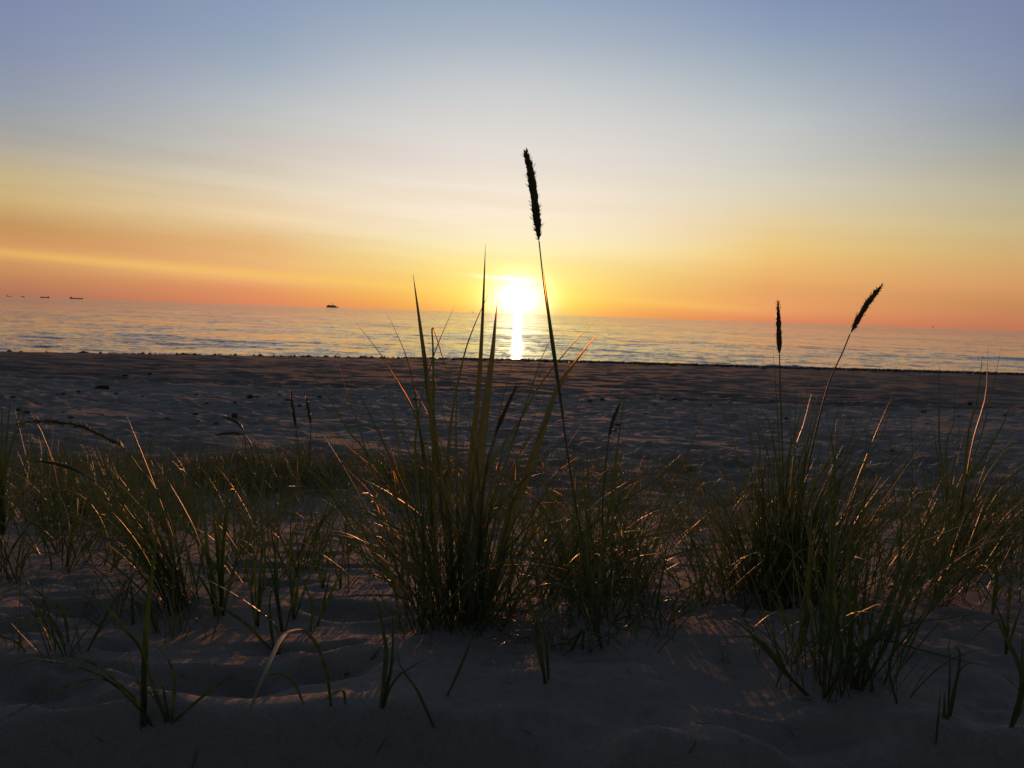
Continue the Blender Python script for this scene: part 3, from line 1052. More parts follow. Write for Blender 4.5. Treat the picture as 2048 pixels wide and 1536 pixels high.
# ---- big foreground tussock, lower right
T, g = plant(1690, 1375, 'loose foreground tussock of thick stems at the lower right, some pale tips drooping')
for pts, w in (
        ([(1617, 1391), (1567, 1343), (1508, 1272), (1450, 1232), (1400, 1215)], 10),
        ([(1612, 1388), (1567, 1337), (1547, 1272), (1519, 1220)], 8),
        ([(1605, 1383), (1530, 1300), (1503, 1267), (1538, 1231), (1567, 1226), (1590, 1230)], 7),
        ([(1600, 1380), (1540, 1300), (1508, 1276), (1450, 1274), (1420, 1275)], 7),
        ([(1590, 1328), (1611, 1255), (1617, 1196), (1620, 1100), (1626, 990)], 13),
        ([(1633, 1362), (1625, 1270), (1614, 1167), (1600, 1090)], 8),
        ([(1649, 1398), (1649, 1343), (1658, 1255), (1661, 1167), (1661, 1050), (1655, 925)], 12),
        ([(1690, 1373), (1699, 1299), (1708, 1225), (1718, 1100), (1735, 960)], 11),
        ([(1708, 1379), (1728, 1314), (1758, 1255), (1787, 1182), (1799, 1108), (1806, 990)], 11),
        ([(1722, 1383), (1755, 1322), (1816, 1202), (1845, 1161), (1875, 1135), (1919, 1126), (1975, 1150), (2050, 1195)], 10),
        ([(1746, 1385), (1738, 1343), (1714, 1299), (1680, 1250)], 8),
        ([(1794, 1407), (1778, 1340), (1790, 1290), (1802, 1240), (1818, 1175), (1840, 1120)], 7),
        ([(1690, 1373), (1668, 1180), (1672, 1090), (1678, 1066), (1691, 1078), (1702, 1130)], 10),
        ([(1705, 1378), (1697, 1150), (1700, 1070), (1713, 1050), (1728, 1063), (1733, 1108), (1727, 1130)], 12),
        ([(1715, 1380), (1730, 1180), (1740, 1080), (1748, 1056), (1758, 1091)], 8),
        ([(1660, 1380), (1700, 1310), (1755, 1278), (1816, 1293), (1919, 1320), (1990, 1335)], 8),
        ([(1720, 1383), (1745, 1290), (1816, 1249), (1890, 1237), (1978, 1225)], 8),
        ([(1640, 1370), (1640, 1200), (1625, 1110), (1608, 1098), (1588, 1114), (1564, 1158), (1529, 1228)], 7),
        ([(1720, 1383), (1770, 1290), (1845, 1066), (1890, 1008), (1948, 949), (2007, 899), (2060, 872)], 9),
        ([(1725, 1383), (1750, 1200), (1790, 1080), (1816, 1040), (1875, 1008), (1948, 1005), (1992, 1011)], 6),
        ([(1740, 1384), (1780, 1220), (1830, 1100), (1875, 1072), (1948, 1046), (2060, 1038)], 7),
        ([(1650, 1396), (1690, 1340), (1708, 1318), (1716, 1300)], 7),
        ([(1655, 1392), (1680, 1200), (1686, 1165), (1700, 1148), (1716, 1156)], 7),
        ([(1700, 1376), (1760, 1270), (1830, 1255), (1880, 1262)], 5),
        ([(1755, 1386), (1756, 1352), (1760, 1345)], 9),
        ([(1675, 1385), (1640, 1290), (1620, 1200), (1575, 1140)], 6)):
    hand_blade(T, pts, w, tint=random.uniform(0.0, 0.55))
mb = MB()
grow(mb, g.x + 0.01, g.y + 0.06, 75, 0.15, 0.20, 0.50, (0.08, 0.0), 0.36, 0.0050, 0.6, 11)
mb.build('leaf_tuft', M_BLADE, T)

# ---- leaning bundle on the left
T, g = plant(365, 1200, 'grass tussock on the left leaning hard to the left with nodding seed heads')
stalk(T, [(372, 1195), (345, 1060), (322, 1000), (300, 960), (282, 940), (262, 912), (240, 890), (212, 875), (175, 858), (140, 847), (90, 843), (40, 846)],
      1.2, 5, 3.2, 100, -0.1, 0.5, 1.5)
stalk(T, [(362, 1200), (310, 1095), (270, 1040), (225, 985), (175, 952), (140, 935), (105, 926), (72, 922)], 1.3, 4, 4.2, 110, -0.1, 0.5, 1.5)
for pts, w in (
        ([(350, 1195), (260, 1050), (200, 985), (160, 940), (125, 907), (87, 885), (32, 872)], 5),
        ([(362, 1195), (312, 1062), (255, 1020), (237, 1000), (200, 965), (162, 925), (118, 886)], 6),
        ([(360, 1198), (300, 1075), (250, 1000), (205, 930), (172, 905)], 6),
        ([(368, 1200), (300, 1110), (215, 1078), (150, 1071), (75, 1072), (7, 1082)], 7),
        ([(366, 1200), (320, 1070), (260, 990), (215, 960), (130, 950)], 6),
        ([(358, 1200), (290, 1060), (240, 1000), (180, 975), (110, 985)], 6),
        ([(364, 1200), (330, 1050), (290, 960), (235, 880)], 6),
        ([(362, 1202), (310, 1100), (285, 1040), (275, 980)], 8),
        ([(372, 1200), (350, 1060), (340, 990), (305, 910)], 5)):
    hand_blade(T, pts, w, tint=random.uniform(0.0, 0.7))
mb = MB()
grow(mb, g.x, g.y, 36, 0.05, 0.30, 0.62, (-0.55, 0.05), 0.16, 0.0048, 0.35, 10)
grow(mb, g.x, g.y, 30, 0.06, 0.15, 0.40, (-0.35, 0.0), 0.3, 0.0055, 0.4, 10)
mb.build('leaf_tuft', M_BLADE, T)

# ---- left foreground shoots
T, g = plant(318, 1450, 'few bladed foreground shoot at the lower left with long blades arching both ways', 'grass_shoot')
for pts, w in (
        ([(284, 1457), (289, 1326), (295, 1225), (304, 1150), (312, 1080), (318, 1010)], 13),
        ([(306, 1455), (276, 1416), (226, 1368), (176, 1341), (113, 1323), (50, 1316), (-20, 1312)], 8),
        ([(304, 1453), (270, 1395), (201, 1358), (126, 1376), (63, 1408), (-20, 1452)], 7),
        ([(300, 1452), (262, 1390), (226, 1358), (201, 1336), (163, 1318), (126, 1310), (88, 1314), (-10, 1343)], 6),
        ([(334, 1447), (316, 1401), (296, 1338), (285, 1300)], 9),
        ([(337, 1447), (326, 1376), (311, 1334)], 8),
        ([(342, 1449), (349, 1363), (337, 1321), (316, 1296), (294, 1283)], 9),
        ([(347, 1445), (402, 1396), (452, 1361), (512, 1336), (560, 1318)], 7),
        ([(290, 1455), (284, 1391), (266, 1336), (252, 1286)], 6),
        ([(330, 1447), (319, 1411), (289, 1376), (271, 1363), (240, 1357)], 7),
        ([(290, 1455), (291, 1330), (284, 1300), (251, 1258), (214, 1215), (176, 1195), (126, 1185), (83, 1188)], 9),
        ([(289, 1455), (289, 1340), (280, 1298), (256, 1265), (226, 1250), (201, 1243)], 7)):
    hand_blade(T, pts, w, dY=random.uniform(-0.04, 0.06), tint=random.uniform(0, 0.5))


def shoot(label, blades, tints=(0, 0.6), group=None, name='grass_shoot'):
    b0 = blades[0][0][0]
    T_, g_ = plant(b0[0], b0[1], label, name, 'grass', group)
    for pts, w in blades:
        hand_blade(T_, pts, w, dY=random.uniform(-0.05, 0.05), tint=random.uniform(*tints))
    return T_


shoot('short kinked shoot with one bent leaf, left of the leaning tussock foot',
      [([(137, 1282), (126, 1225), (88, 1193), (60, 1170)], 8)])
shoot('low shoot near the left edge whose leaf bows over to the left',
      [([(103, 1302), (85, 1255), (55, 1233), (-15, 1242)], 9), ([(102, 1301), (88, 1240), (60, 1200), (30, 1170)], 6)])
shoot('lowest curved single blade at the left edge of the sand',
      [([(51, 1304), (30, 1283), (-20, 1268)], 7)])
shoot('straight stub of grass standing beside the left foreground shoot',
      [([(266, 1249), (264, 1200), (262, 1160)], 8)])
shoot('thin short stem under the foot of the leaning tussock',
      [([(360, 1249), (360, 1225), (358, 1203)], 5), ([(312, 1262), (302, 1230), (290, 1190)], 6)])
shoot('long slanting stem crossing behind the left foreground shoot',
      [([(175, 1302), (205, 1245), (235, 1190), (268, 1150)], 6), ([(372, 1225), (300, 1280), (255, 1315)], 5)])
shoot('upright shoot with small curled shining tips, left of centre',
      [([(514, 1252), (510, 1162), (507, 1075), (505, 1050), (492, 1055), (479, 1068)], 9),
       ([(516, 1252), (520, 1150), (525, 1075), (510, 1066), (497, 1078)], 7),
       ([(512, 1250), (495, 1150), (470, 1100), (445, 1075)], 6), ([(515, 1251), (530, 1120), (520, 1010)], 6)])
shoot('upright shoot with a hooked pale tip, second left of centre',
      [([(565, 1263), (552, 1175), (550, 1090), (543, 1079), (530, 1086)], 9),
       ([(570, 1264), (595, 1170), (617, 1098)], 6), ([(563, 1262), (545, 1150), (520, 1100)], 6)])
shoot('dark stem bending over at its pale tip in front of the two hooked shoots',
      [([(547, 1296), (540, 1237), (540, 1195), (545, 1178), (554, 1170)], 8)])
shoot('tall thin shoot fanning out, between the hooked shoots and the central tussock',
      [([(587, 1238), (587, 1150), (585, 1100), (550, 1028)], 7), ([(588, 1238), (600, 1140), (618, 1060)], 6),
       ([(586, 1238), (580, 1120), (583, 1000)], 6), ([(590, 1238), (625, 1130), (640, 1060)], 5)])
shoot('pair of slender stems leaning right, left of the central tussock',
      [([(635, 1251), (662, 1187), (697, 1110)], 8), ([(621, 1261), (625, 1212), (605, 1160)], 7), ([(636, 1250), (655, 1170), (668, 1100)], 5)])
shoot('small fan of thin stems close behind the pair of slender leaning stems',
      [([(645, 1176), (632, 1112), (625, 1050)], 6), ([(680, 1166), (665, 1112), (650, 1040)], 5), ([(646, 1176), (660, 1100), (668, 1010)], 5),
       ([(647, 1176), (640, 1080), (615, 960)], 5)])
shoot('tall leafy shoot with tangled tips, right of the leaning tussock',
      [([(430, 1231), (415, 1100), (405, 1000), (392, 925)], 8), ([(447, 1232), (445, 1100), (455, 1000), (464, 890)], 8),
       ([(432, 1231), (400, 1090), (370, 1020), (335, 960)], 7), ([(446, 1231), (430, 1060), (418, 960), (385, 870)], 6),
       ([(440, 1231), (450, 1060), (470, 980), (500, 900)], 7), ([(444, 1231), (470, 1130), (510, 1070), (545, 1050)], 6),
       ([(436, 1231), (420, 1120), (385, 1060), (340, 1040)], 6), ([(440, 1231), (436, 1010), (440, 900)], 7),
       ([(446, 1231), (475, 1110), (485, 1000), (470, 930)], 6), ([(430, 1230), (415, 1180), (370, 1120), (300, 1090)], 5)])
shoot('long low blade arching left across the pink sand, below the hooked shoots',
      [([(560, 1312), (530, 1288), (500, 1255), (450, 1220), (400, 1207), (330, 1206)], 7), ([(558, 1312), (560, 1285), (545, 1245), (470, 1190), (395, 1150)], 6)])

# drooping leaf near the lens, it falls towards the viewer
T, g = plant(660, 1412, 'arched pale blade near the viewer, its tip hanging down in a blur', 'grass_shoot')
Yb = g.y
pts3 = [at(662, 1413, Yb), at(655, 1355, Yb - 0.02), at(637, 1297, Yb - 0.07), at(612, 1264, Yb - 0.14), at(584, 1261, Yb - 0.24),
        at(562, 1277, Yb - 0.34), at(530, 1345, Yb - 0.46), at(500, 1420, Yb - 0.54), at(468, 1520, Yb - 0.62)]
mb = MB()
ribbon(mb, catmull(pts3, 34), 0.0085, 0.6, face=Vector((1, 0.3, 0)), fold=0.2, peak=0.5)
mb.build('leaf_blade', M_BLADE, T)
mb = MB()
ribbon(mb, catmull([at(690, 1408, Yb), at(688, 1385, Yb), at(675, 1383, Yb - 0.02), at(640, 1405, Yb - 0.03)], 14), 0.006, 0.4, face=Vector((1, 0.3, 0)))
ribbon(mb, catmull([at(608, 1410, Yb), at(590, 1370, Yb), at(565, 1350, Yb - 0.02), at(535, 1352, Yb - 0.03), at(480, 1385, Yb - 0.05)], 16), 0.006, 0.4, face=Vector((1, 0.3, 0)))
mb.build('leaf_blade', M_BLADE, T)

shoot('stout upright stub with a folded tip in front of the central tussock',
      [([(762, 1418), (772, 1312), (766, 1260), (757, 1212), (750, 1197), (749, 1215)], 12), ([(768, 1416), (783, 1330), (786, 1250), (780, 1200)], 8),
       ([(764, 1418), (790, 1360), (830, 1330), (862, 1312)], 6), ([(766, 1416), (778, 1350), (795, 1305)], 7)])
shoot('bent blade leaning left in the foreground shade below the central tussock',
      [([(868, 1456), (835, 1382), (812, 1350), (798, 1325), (797, 1300)], 8)])
shoot('dark slanting stem rising right under the central tussock',
      [([(895, 1391), (925, 1325), (945, 1275), (975, 1235)], 8)])
shoot('thin blade lying low on the sand left of the stout stub',
      [([(700, 1345), (737, 1325), (767, 1287), (790, 1262)], 6)])
shoot('slim upright foreground shoot right of the central tussock with one arched leaf',
      [([(1090, 1368), (1080, 1287), (1060, 1205), (1047, 1137), (1030, 1080)], 10), ([(1097, 1360), (1090, 1275), (1068, 1220)], 8),
       ([(1092, 1366), (1070, 1265), (1095, 1220), (1130, 1207), (1167, 1221)], 7)])
shoot('dark sickle shaped blade reaching down to the lower left, below the sun',
      [([(1165, 1300), (1166, 1257), (1152, 1282), (1120, 1342), (1087, 1377), (1038, 1424)], 9)])
shoot('shoot at the lower right with a folded yellow leaf at its top',
      [([(1895, 1439), (1916, 1346), (1919, 1302), (1908, 1297), (1932, 1313)], 10), ([(1889, 1438), (1889, 1381)], 8), ([(1896, 1438), (1900, 1330), (1897, 1290), (1910, 1260)], 6),
       ([(1900, 1432), (1919, 1343), (1950, 1323)], 8)])
shoot('thin dead stub at the lower right, left of the folded yellow leaf',
      [([(1872, 1490), (1877, 1430), (1882, 1370)], 8)])
shoot('thick shoot cut by the right edge of the view with a broad folded leaf',
      [([(2021, 1455), (2042, 1387), (2045, 1261)], 13), ([(2026, 1450), (2046, 1396), (2004, 1346)], 8),
       ([(2022, 1454), (2044, 1370), (2036, 1325), (2001, 1255), (1989, 1241), (1930, 1290)], 12),
       ([(2024, 1453), (2060, 1340), (2090, 1250)], 9)])
shoot('slender dark shoot behind the broad folded leaf at the right',
      [([(2012, 1308), (2010, 1260), (1988, 1200)], 7), ([(1985, 1228), (1992, 1167), (1992, 1100)], 9), ([(2012, 1308), (2020, 1180), (2030, 1080)], 8),
       ([(2012, 1308), (2040, 1220), (2060, 1180)], 6)])
shoot('fan of thin blades rising at the left edge against the beach',
      [([(5, 1070), (8, 950), (15, 860), (22, 780)], 7), ([(5, 1070), (12, 940), (30, 860), (48, 788)], 6), ([(3, 1070), (14, 930), (40, 850), (62, 800)], 6),
       ([(0, 1070), (2, 940), (4, 850), (2, 800)], 7), ([(6, 1070), (20, 960), (36, 880), (38, 830)], 5), ([(4, 1070), (0, 960), (-15, 880)], 7),
       ([(8, 1070), (30, 1010), (75, 960), (110, 930)], 5), ([(8, 1070), (14, 1000), (50, 1020), (55, 1025)], 6)])
shoot('slim flowering grass pair standing alone before the beach, left of the central tussock',
      [([(612, 985), (606, 920), (590, 860)], 3)])
Tp = shoot('two pale feathery grass spikes side by side in front of the beach',
           [([(600, 975), (594, 900), (588, 850)], 3)])
stalk(Tp, [(606, 985), (600, 930), (593, 860), (588, 830), (585, 808), (582, 783)], 1.2, 2, 4.5, 90, 0.0, 0.9)
stalk(Tp, [(612, 985), (618, 930), (622, 850), (619, 830), (616, 812), (613, 793)], 1.2, 2, 4.5, 90, 0.0, 0.9)
Tp = shoot('grass with two pale nodding spikes bent to the side over the far grass',
           [([(505, 985), (490, 920), (470, 880)], 3)])
stalk(Tp, [(500, 985), (492, 900), (488, 862), (478, 848), (462, 838), (444, 832)], 1.2, 2, 4.0, 80, 0.0, 0.9)
stalk(Tp, [(508, 985), (505, 900), (490, 870), (470, 866), (450, 867), (428, 871)], 1.2, 2, 4.0, 80, 0.0, 0.9)


# ---- many small shoots of the middle ground: a few master meshes, copied
def master(n_, lmin, lmax, spread, droop, w, seg=9, lean=(0, 0), rad=0.035):
    mb_ = MB()
    grow(mb_, 0, 0, n_, rad, lmin, lmax, lean, spread, w, droop, seg, z=0.0)
    me = mb_.build('grass_shoot', M_BLADE)
    me.hide_render = False
    d = me.data
    bpy.data.objects.remove(me)
    return d


MASTERS = [master(random.randint(4, 9), 0.14, 0.42, 0.34, 0.6, 0.0050, rad=random.uniform(0.02, 0.06)) for _ in range(14)]
TUFTS = [master(random.randint(22, 36), 0.14, 0.36, 0.34, 0.55, 0.0040, 8, rad=0.08) for _ in range(7)]


def scatter(label, group, name, meshes, count, box, smin, smax, avoid=0.0, dens=None):
    k, tries = 0, 0
    while k < count and tries < count * 30:
        tries += 1
        px_, py_ = random.uniform(box[0], box[2]), random.uniform(box[1], box[3])
        if dens and random.random() > dens(px_, py_):
            continue
        g_ = ground(px_, py_)
        o = bpy.data.objects.new(name, random.choice(meshes))
        COL.objects.link(o)
        o.location = (g_.x, g_.y, ground_z(g_.x, g_.y) - 0.004)
        s_ = random.uniform(smin, smax)
        o.scale = (s_, s_, s_ * random.uniform(0.85, 1.15))
        o.rotation_euler = (random.gauss(0, 0.08), random.gauss(0, 0.08), random.uniform(0, 6.283))
        tag(o, label, 'grass', group)
        k += 1


scatter('thin dark grass shoot among its like on the sand left of the leaning tussock', 'grass shoots on the left sand', 'grass_shoot', MASTERS, 52,
        (-40, 1000, 340, 1165), 1.1, 1.8)
scatter('thin dark grass shoot among its like between the leaning tussock and the central one', 'grass shoots left of centre', 'grass_shoot', MASTERS, 78,
        (370, 985, 830, 1180), 0.9, 1.55)
scatter('thin dark grass shoot among its like in the gap between the centre and right tussocks', 'grass shoots right of centre', 'grass_shoot', MASTERS, 95,
        (1060, 1000, 1540, 1215), 0.8, 1.5)
scatter('thin dark grass shoot among its like around the tussock at the right edge', 'grass shoots at the right edge', 'grass_shoot', MASTERS, 48,
        (1740, 1030, 2090, 1190), 0.9, 1.3)
scatter('small low grass shoot among its like on the bare sand of the lower left', 'small shoots on the lower left sand', 'grass_shoot', MASTERS, 24,
        (-40, 1165, 480, 1310), 0.45, 0.95)
scatter('small low grass shoot among its like on the bare sand below the central tussock', 'small shoots below the centre', 'grass_shoot', MASTERS, 14,
        (1060, 1215, 1600, 1340), 0.4, 0.85)
scatter('small thick grass tuft among its like along the far left foot of the dune', 'grass tufts at the dune foot on the left', 'grass_tuft', TUFTS, 38,
        (-60, 950, 420, 1075), 1.0, 1.8)
scatter('small thick grass tuft among its like on the low hummock before the beach', 'grass tufts on the hummock', 'grass_tuft', TUFTS, 50,
        (360, 935, 900, 1000), 0.9, 1.35)
scatter('small thick grass tuft among its like behind the central tussock', 'grass tufts behind the centre', 'grass_tuft', TUFTS, 60,
        (800, 925, 1400, 1080), 0.7, 1.25)
scatter('small thick grass tuft among its like behind the tussocks on the right', 'grass tufts on the right', 'grass_tuft', TUFTS, 44,
        (1330, 985, 2090, 1100), 0.7, 1.3)

# ---- far grass carpet at the dune foot: nobody could count it
mb = MB()
k = 0
while k < 3900:
    px_, py_ = random.uniform(-80, 2120), random.gauss(945, 26)
    dl = math.exp(-((px_ - 560) / 260) ** 2) + 0.55 * math.exp(-((px_ - 1050) / 260) ** 2) + 0.30 * (px_ < 330) + 0.10
    lump = 0.5 + 0.5 * float(value_noise(np.array([px_ / 38.0]), np.array([py_ / 14.0]), 31)[0])
    if random.random() > dl * lump ** 1.3:
        continue
    if py_ < 905 + 0.02 * abs(px_ - 700):
        continue
    g_ = ground(px_, py_)
    grow(mb, g_.x, g_.y, 1, 0.01, 0.10, 0.30, (0.05, 0), 0.35, 0.0045, 0.7, 6)
    k += 1
o = mb.build('grass', M_BLADE)
tag(o, 'low carpet of short grass where the dune meets the beach', 'grass', kind='stuff')


# dead straw lying about on the near sand
mb = MB()
for k in range(420):
    yy = random.uniform(1.2, 5.5)
    xx = random.uniform(-0.8, 0.8) * yy
    a, l_ = random.uniform(0, 3.14), random.uniform(0.006, 0.045) * (1 if random.random() < 0.9 else 2.0)
    P = []
    for i in range(4):
        x2, y2 = xx + math.cos(a) * l_ * (i / 3 - 0.5), yy + math.sin(a) * l_ * (i / 3 - 0.5)
        P.append(Vector((x2, y2, ground_z(x2, y2) + 0.003 + random.uniform(0, 0.004))))
        a += random.gauss(0, 0.15)
    ribbon(mb, P, random.uniform(0.0015, 0.004), random.random(), face=Vector((math.sin(a), -math.cos(a), 0.2)))
o = mb.build('straw_litter', M_HEAD)
tag(o, 'bits of dead straw lying scattered on the near sand', 'straw', kind='stuff')


# ------------------------------------------------------------------ things on the beach
def lump(name, loc, sx_, sy_, sz_, m, label, cat, group=None, seed=0, sub=2):
    r_ = random.Random(seed)
    import bmesh
    bm = bmesh.new()
    bmesh.ops.create_icosphere(bm, subdivisions=sub, radius=1.0)
    from mathutils import noise
    for v in bm.verts:
        nn = noise.noise(v.co * 1.6 + Vector((seed * 3.1, seed * 1.7, 0)))
        n2 = noise.noise(v.co * 4.2 + Vector((seed, 0, 5)))
        v.co *= 1 + 0.35 * nn + 0.14 * n2
        v.co = Vector((v.co.x * sx_, v.co.y * sy_, v.co.z * sz_))
    me = bpy.data.meshes.new(name)
    bm.to_mesh(me)
    bm.free()
    me.materials.append(m)
    o_ = bpy.data.objects.new(name, me)
    COL.objects.link(o_)
    o_.location = loc
    o_.rotation_euler = (0, 0, r_.uniform(-0.5, 0.5))
    tag(o_, label, cat, group)
    return o_


spots_l = [(26, 796), (116, 791), (127, 788), (157, 783), (158, 788), (284, 792), (394, 789), (432, 797), (514, 793), (539, 810), (37, 820), (54, 825),
           (47, 805), (127, 825), (141, 836), (335, 836), (391, 829), (396, 843), (432, 848), (160, 820), (307, 823), (413, 807), (250, 752), (300, 748),
           (560, 790), (575, 801), (233, 788), (320, 800), (205, 830), (470, 805), (80, 786), (600, 812), (640, 795), (660, 800)]
for i, (px_, py_) in enumerate(spots_l):
    g_ = ground(px_, py_)
    s_ = random.uniform(0.022, 0.055) * g_.y / 17
    lump('beach_stone', (g_.x, g_.y, g_.z + s_ * 0.25), s_ * random.uniform(1, 1.7), s_, s_ * 0.65, M_STONE,
         'small dark stone among its like strewn over the left half of the beach', 'stone', 'dark stones on the left of the beach', i)
spots_r = [(1717, 805), (1853, 848), (1847, 825), (1837, 833), (1917, 833), (1784, 901), (1573, 838), (1544, 803), (1869, 808), (1235, 850), (1075, 799),
           (1110, 806), (1180, 803), (1205, 800), (1322, 798), (1350, 800), (1310, 810), (1420, 812), (1460, 806), (1290, 828), (1500, 820), (1650, 812),
           (1760, 815), (1980, 815), (2010, 830), (1230, 862), (1390, 842), (940, 800), (880, 797), (830, 800), (770, 796), (1030, 800)]
for i, (px_, py_) in enumerate(spots_r):
    g_ = ground(px_, py_)
    s_ = random.uniform(0.02, 0.045) * g_.y / 17
    lump('beach_stone', (g_.x, g_.y, g_.z + s_ * 0.25), s_ * random.uniform(1, 1.7), s_, s_ * 0.65, M_STONE,
         'small dark stone among its like strewn over the right half of the beach', 'stone', 'dark stones on the right of the beach', 100 + i)
g_ = ground(500, 797)
lump('beach_stone', (g_.x, g_.y, g_.z + 0.03), 0.065, 0.055, 0.055, M_STONE, 'roundest dark stone at the tide line, right of the driftwood log', 'stone', None, 301)
g_ = ground(469, 834)
lump('beach_stone', (g_.x, g_.y, g_.z + 0.03), 0.05, 0.045, 0.04, M_STONE, 'dark stone on the beach just above the pale nodding grass spikes', 'stone', None, 302)
g_ = ground(1939, 810)
lump('beach_stone', (g_.x, g_.y, g_.z + 0.03), 0.075, 0.055, 0.055, M_STONE, 'largest dark stone on the far right of the beach', 'stone', None, 303)

# driftwood log
g_ = ground(207, 777)
T = empty('driftwood_log', (g_.x, g_.y, g_.z), 'black driftwood log lying on the beach at the left', 'driftwood')
mb = MB()
pp = [Vector((g_.x - 0.11 + 0.055 * i, g_.y + 0.01 * math.sin(i), g_.z + 0.03 + 0.008 * math.sin(i * 1.3))) for i in range(5)]
tube(mb, catmull(pp, 14), 0.032, 0.052, 0.3, 10)
o = mb.build('trunk', M_WOOD, T)
mb = MB()
tube(mb, catmull([Vector((g_.x - 0.10, g_.y, g_.z + 0.03)), Vector((g_.x - 0.16, g_.y, g_.z + 0.028)), Vector((g_.x - 0.22, g_.y + 0.01, g_.z + 0.015))], 8), 0.026, 0.008, 0.3, 8)
mb.build('branch', M_WOOD, T)
mb = MB()
tube(mb, [Vector((g_.x + 0.108, g_.y, g_.z + 0.035)), Vector((g_.x + 0.122, g_.y, g_.z + 0.035)), Vector((g_.x + 0.126, g_.y, g_.z + 0.035))], 0.052, 0.01, 0.3, 10)
mb.build('sawn_end', M_WOOD, T)

# wrack of seaweed along the water's edge
mb = MB()
for k in range(11000):
    xx = random.uniform(-24, 48)
    s = float(shore(np.array([xx]))[0])
    wgt = float(np.interp(xx, [-24, -8, 2, 14, 48], [0.015, 0.05, 0.5, 1, 1]))
    if random.random() > wgt:
        continue
    yy = s - 0.2 - abs(random.gauss(0, 1.5))
    z_ = ground_z(xx, yy)
    a, l_, h_ = random.uniform(0, 3.14), random.uniform(0.08, 0.32), random.uniform(0.03, 0.12)
    ca, sa = math.cos(a) * l_, math.sin(a) * l_
    mb.add([(xx - ca, yy - sa, z_), (xx + sa * .5, yy - ca * .5, z_), (xx + ca, yy + sa, z_), (xx - sa * .5, yy + ca * .5, z_), (xx, yy, z_ + h_)],
           [(0, 1, 4), (1, 2, 4), (2, 3, 4), (3, 0, 4)])
o = mb.build('seaweed', M_WEED, smooth=False)
tag(o, 'dark wrack of washed up seaweed along the waterline', 'seaweed', kind='stuff')


# ------------------------------------------------------------------ ships on the horizon
def ship_base(px, dist):
    d = ray(px, 620)
    k = dist / d.y
    return Vector((d.x * k, dist, 0.0))


def hull_mb(L, B, H, bow=1, sheer=0.25):
    """plated hull, bow towards +x when bow=1; local coordinates"""
    mb_ = MB()
    st = [(-0.5, 0.72, 0.02), (-0.47, 0.9, 0.0), (-0.25, 1, 0.0), (0.2, 1, 0.0), (0.38, 0.72, 0.0), (0.47, 0.30, 0.02), (0.515, 0.03, 0.05)]
    vs = []
    for x_, w_, _ in st:
        x2 = x_ * L * bow
        top = H * (1 + sheer * max(0, (x_ - 0.25) / 0.27) ** 2)
        xb = x2 if x_ < 0.45 else x2 - bow * 0.03 * L
        vs += [(xb, -B / 2 * w_ * 0.8, -1.0), (x2, -B / 2 * w_, top), (x2, B / 2 * w_, top), (xb, B / 2 * w_ * 0.8, -1.0)]
    fs = []
    for i in range(len(st) - 1):
        k_ = i * 4
        for a, b in ((0, 1), (1, 2), (2, 3), (3, 0)):
            fs.append((k_ + a, k_ + b, k_ + 4 + b, k_ + 4 + a))
    fs += [(0, 3, 2, 1), (len(vs) - 4, len(vs) - 3, len(vs) - 2, len(vs) - 1)]
    mb_.add(vs, fs)
    return mb_


def put(mb_, name, m, root):
    """mesh given in ship coordinates"""
    o_ = mb_.build(name, m, None, smooth=False)
    o_.parent = root
    return o_


def bx(x0, x1, y0, y1, z0, z1, top=(0, 0, 0, 0)):
    m_ = MB()
    m_.box(x0, x1, y0, y1, z0, z1, top)
    return m_


def cargo(px, dist, L, label, bow, H, kind='cargo_ship', bridge_h=14, fore=True):
    T_ = empty(kind, ship_base(px, dist), label, 'ship')
    put(hull_mb(L, L * 0.15, H, bow), 'hull', M_HULL, T_)
    s = -bow
    xs = sorted((s * L * 0.44, s * L * 0.33))
    b_ = put(bx(xs[0], xs[1], -L * .06, L * .06, H, H + bridge_h, (1, 1, 0, 0)), 'bridge', M_DECK, T_)
    put(bx(xs[0] + 0.8, xs[1] - 0.4, -L * .0607, -L * .0603, H + bridge_h * .7, H + bridge_h * .82), 'window_band', M_GLASSY, b_)
    xf = s * L * 0.455
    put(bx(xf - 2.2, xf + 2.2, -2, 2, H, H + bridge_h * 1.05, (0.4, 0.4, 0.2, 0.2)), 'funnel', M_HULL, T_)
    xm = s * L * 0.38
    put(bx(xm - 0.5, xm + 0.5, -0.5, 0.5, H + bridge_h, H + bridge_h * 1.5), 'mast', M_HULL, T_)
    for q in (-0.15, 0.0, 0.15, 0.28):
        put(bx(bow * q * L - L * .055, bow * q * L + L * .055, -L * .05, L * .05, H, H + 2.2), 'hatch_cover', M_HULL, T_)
    if fore:
        xk = bow * 0.44 * L
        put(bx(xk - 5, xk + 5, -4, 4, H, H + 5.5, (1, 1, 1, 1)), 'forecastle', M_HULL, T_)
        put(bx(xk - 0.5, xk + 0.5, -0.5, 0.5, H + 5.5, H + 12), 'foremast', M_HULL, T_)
    return T_


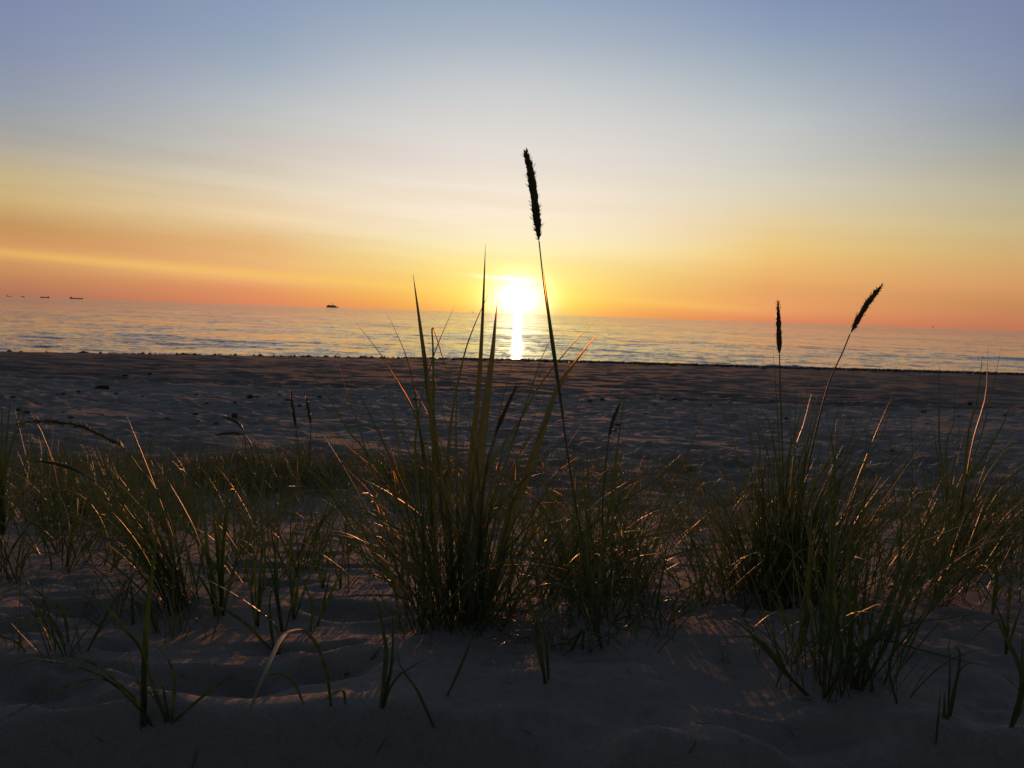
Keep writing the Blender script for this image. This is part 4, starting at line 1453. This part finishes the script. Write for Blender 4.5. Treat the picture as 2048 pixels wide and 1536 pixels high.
cargo(153, 10500, 172, 'longest dark cargo ship on the horizon at the left, bridge at its left end', 1, 11)
cargo(90, 11500, 128, 'second cargo ship from the right in the left row, raised at both ends', -1, 12, bridge_h=10)
cargo(46, 12500, 52, 'small dark coaster on the horizon between two larger ships at the left', -1, 9, 'coaster', 7, False)
cargo(19, 13500, 88, 'faint ship with a tall bridge, leftmost on the horizon', 1, 6, 'cargo_ship', 20, False)
cargo(946, 13000, 40, 'tiny boat on the horizon just left of the setting sun', 1, 4, 'boat', 11, False)

T = empty('ferry', ship_base(665, 9500), 'white cruise ferry with stepped decks and a thin mast on the horizon', 'ferry')
put(hull_mb(142, 24, 10, 1), 'hull', M_DECK, T)
for k, (a, b) in enumerate(((-68, 50), (-66, 42), (-64, 36), (-62, 30))):
    d_ = put(bx(a, b, -11 + k * .5, 11 - k * .5, 10 + k * 4.2, 14.2 + k * 4.2, (2, 4, 0, 0)), 'deck', M_DECK, T)
    put(bx(a + 4, b - 6, -11.15 + k * .5, -11.02 + k * .5, 11.4 + k * 4.2, 12.8 + k * 4.2), 'window_band', M_GLASSY, d_)
put(bx(14, 30, -9, 9, 26.8, 31, (3, 5, 0, 0)), 'bridge', M_DECK, T)
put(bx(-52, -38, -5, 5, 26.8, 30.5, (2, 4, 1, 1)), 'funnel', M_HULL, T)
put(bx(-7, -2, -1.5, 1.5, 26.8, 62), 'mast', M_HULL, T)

d = ray(1866, 650)
dist = 4200
T = empty('navigation_beacon', (d.x / d.y * dist, dist, 0), 'small dark navigation beacon standing on the horizon at the far right', 'beacon')
mb = MB()
tube(mb, [Vector((0, 0, -1)), Vector((0, 0, 3)), Vector((0, 0, 8.5))], 1.5, 1.1, 0.3, 10)
put(mb, 'pillar', M_BUOY, T)
mb = MB()
tube(mb, [Vector((0, 0, 6.4)), Vector((0, 0, 8)), Vector((0, 0, 10.5))], 2.2, 2.6, 0.3, 10)
put(mb, 'lantern_cage', M_BUOY, T)
mb = MB()
tube(mb, [Vector((0, 0, 10.5)), Vector((0, 0, 11.5)), Vector((0, 0, 12.5))], 0.5, 0.5, 0.3, 8)
put(mb, 'topmark', M_BUOY, T)
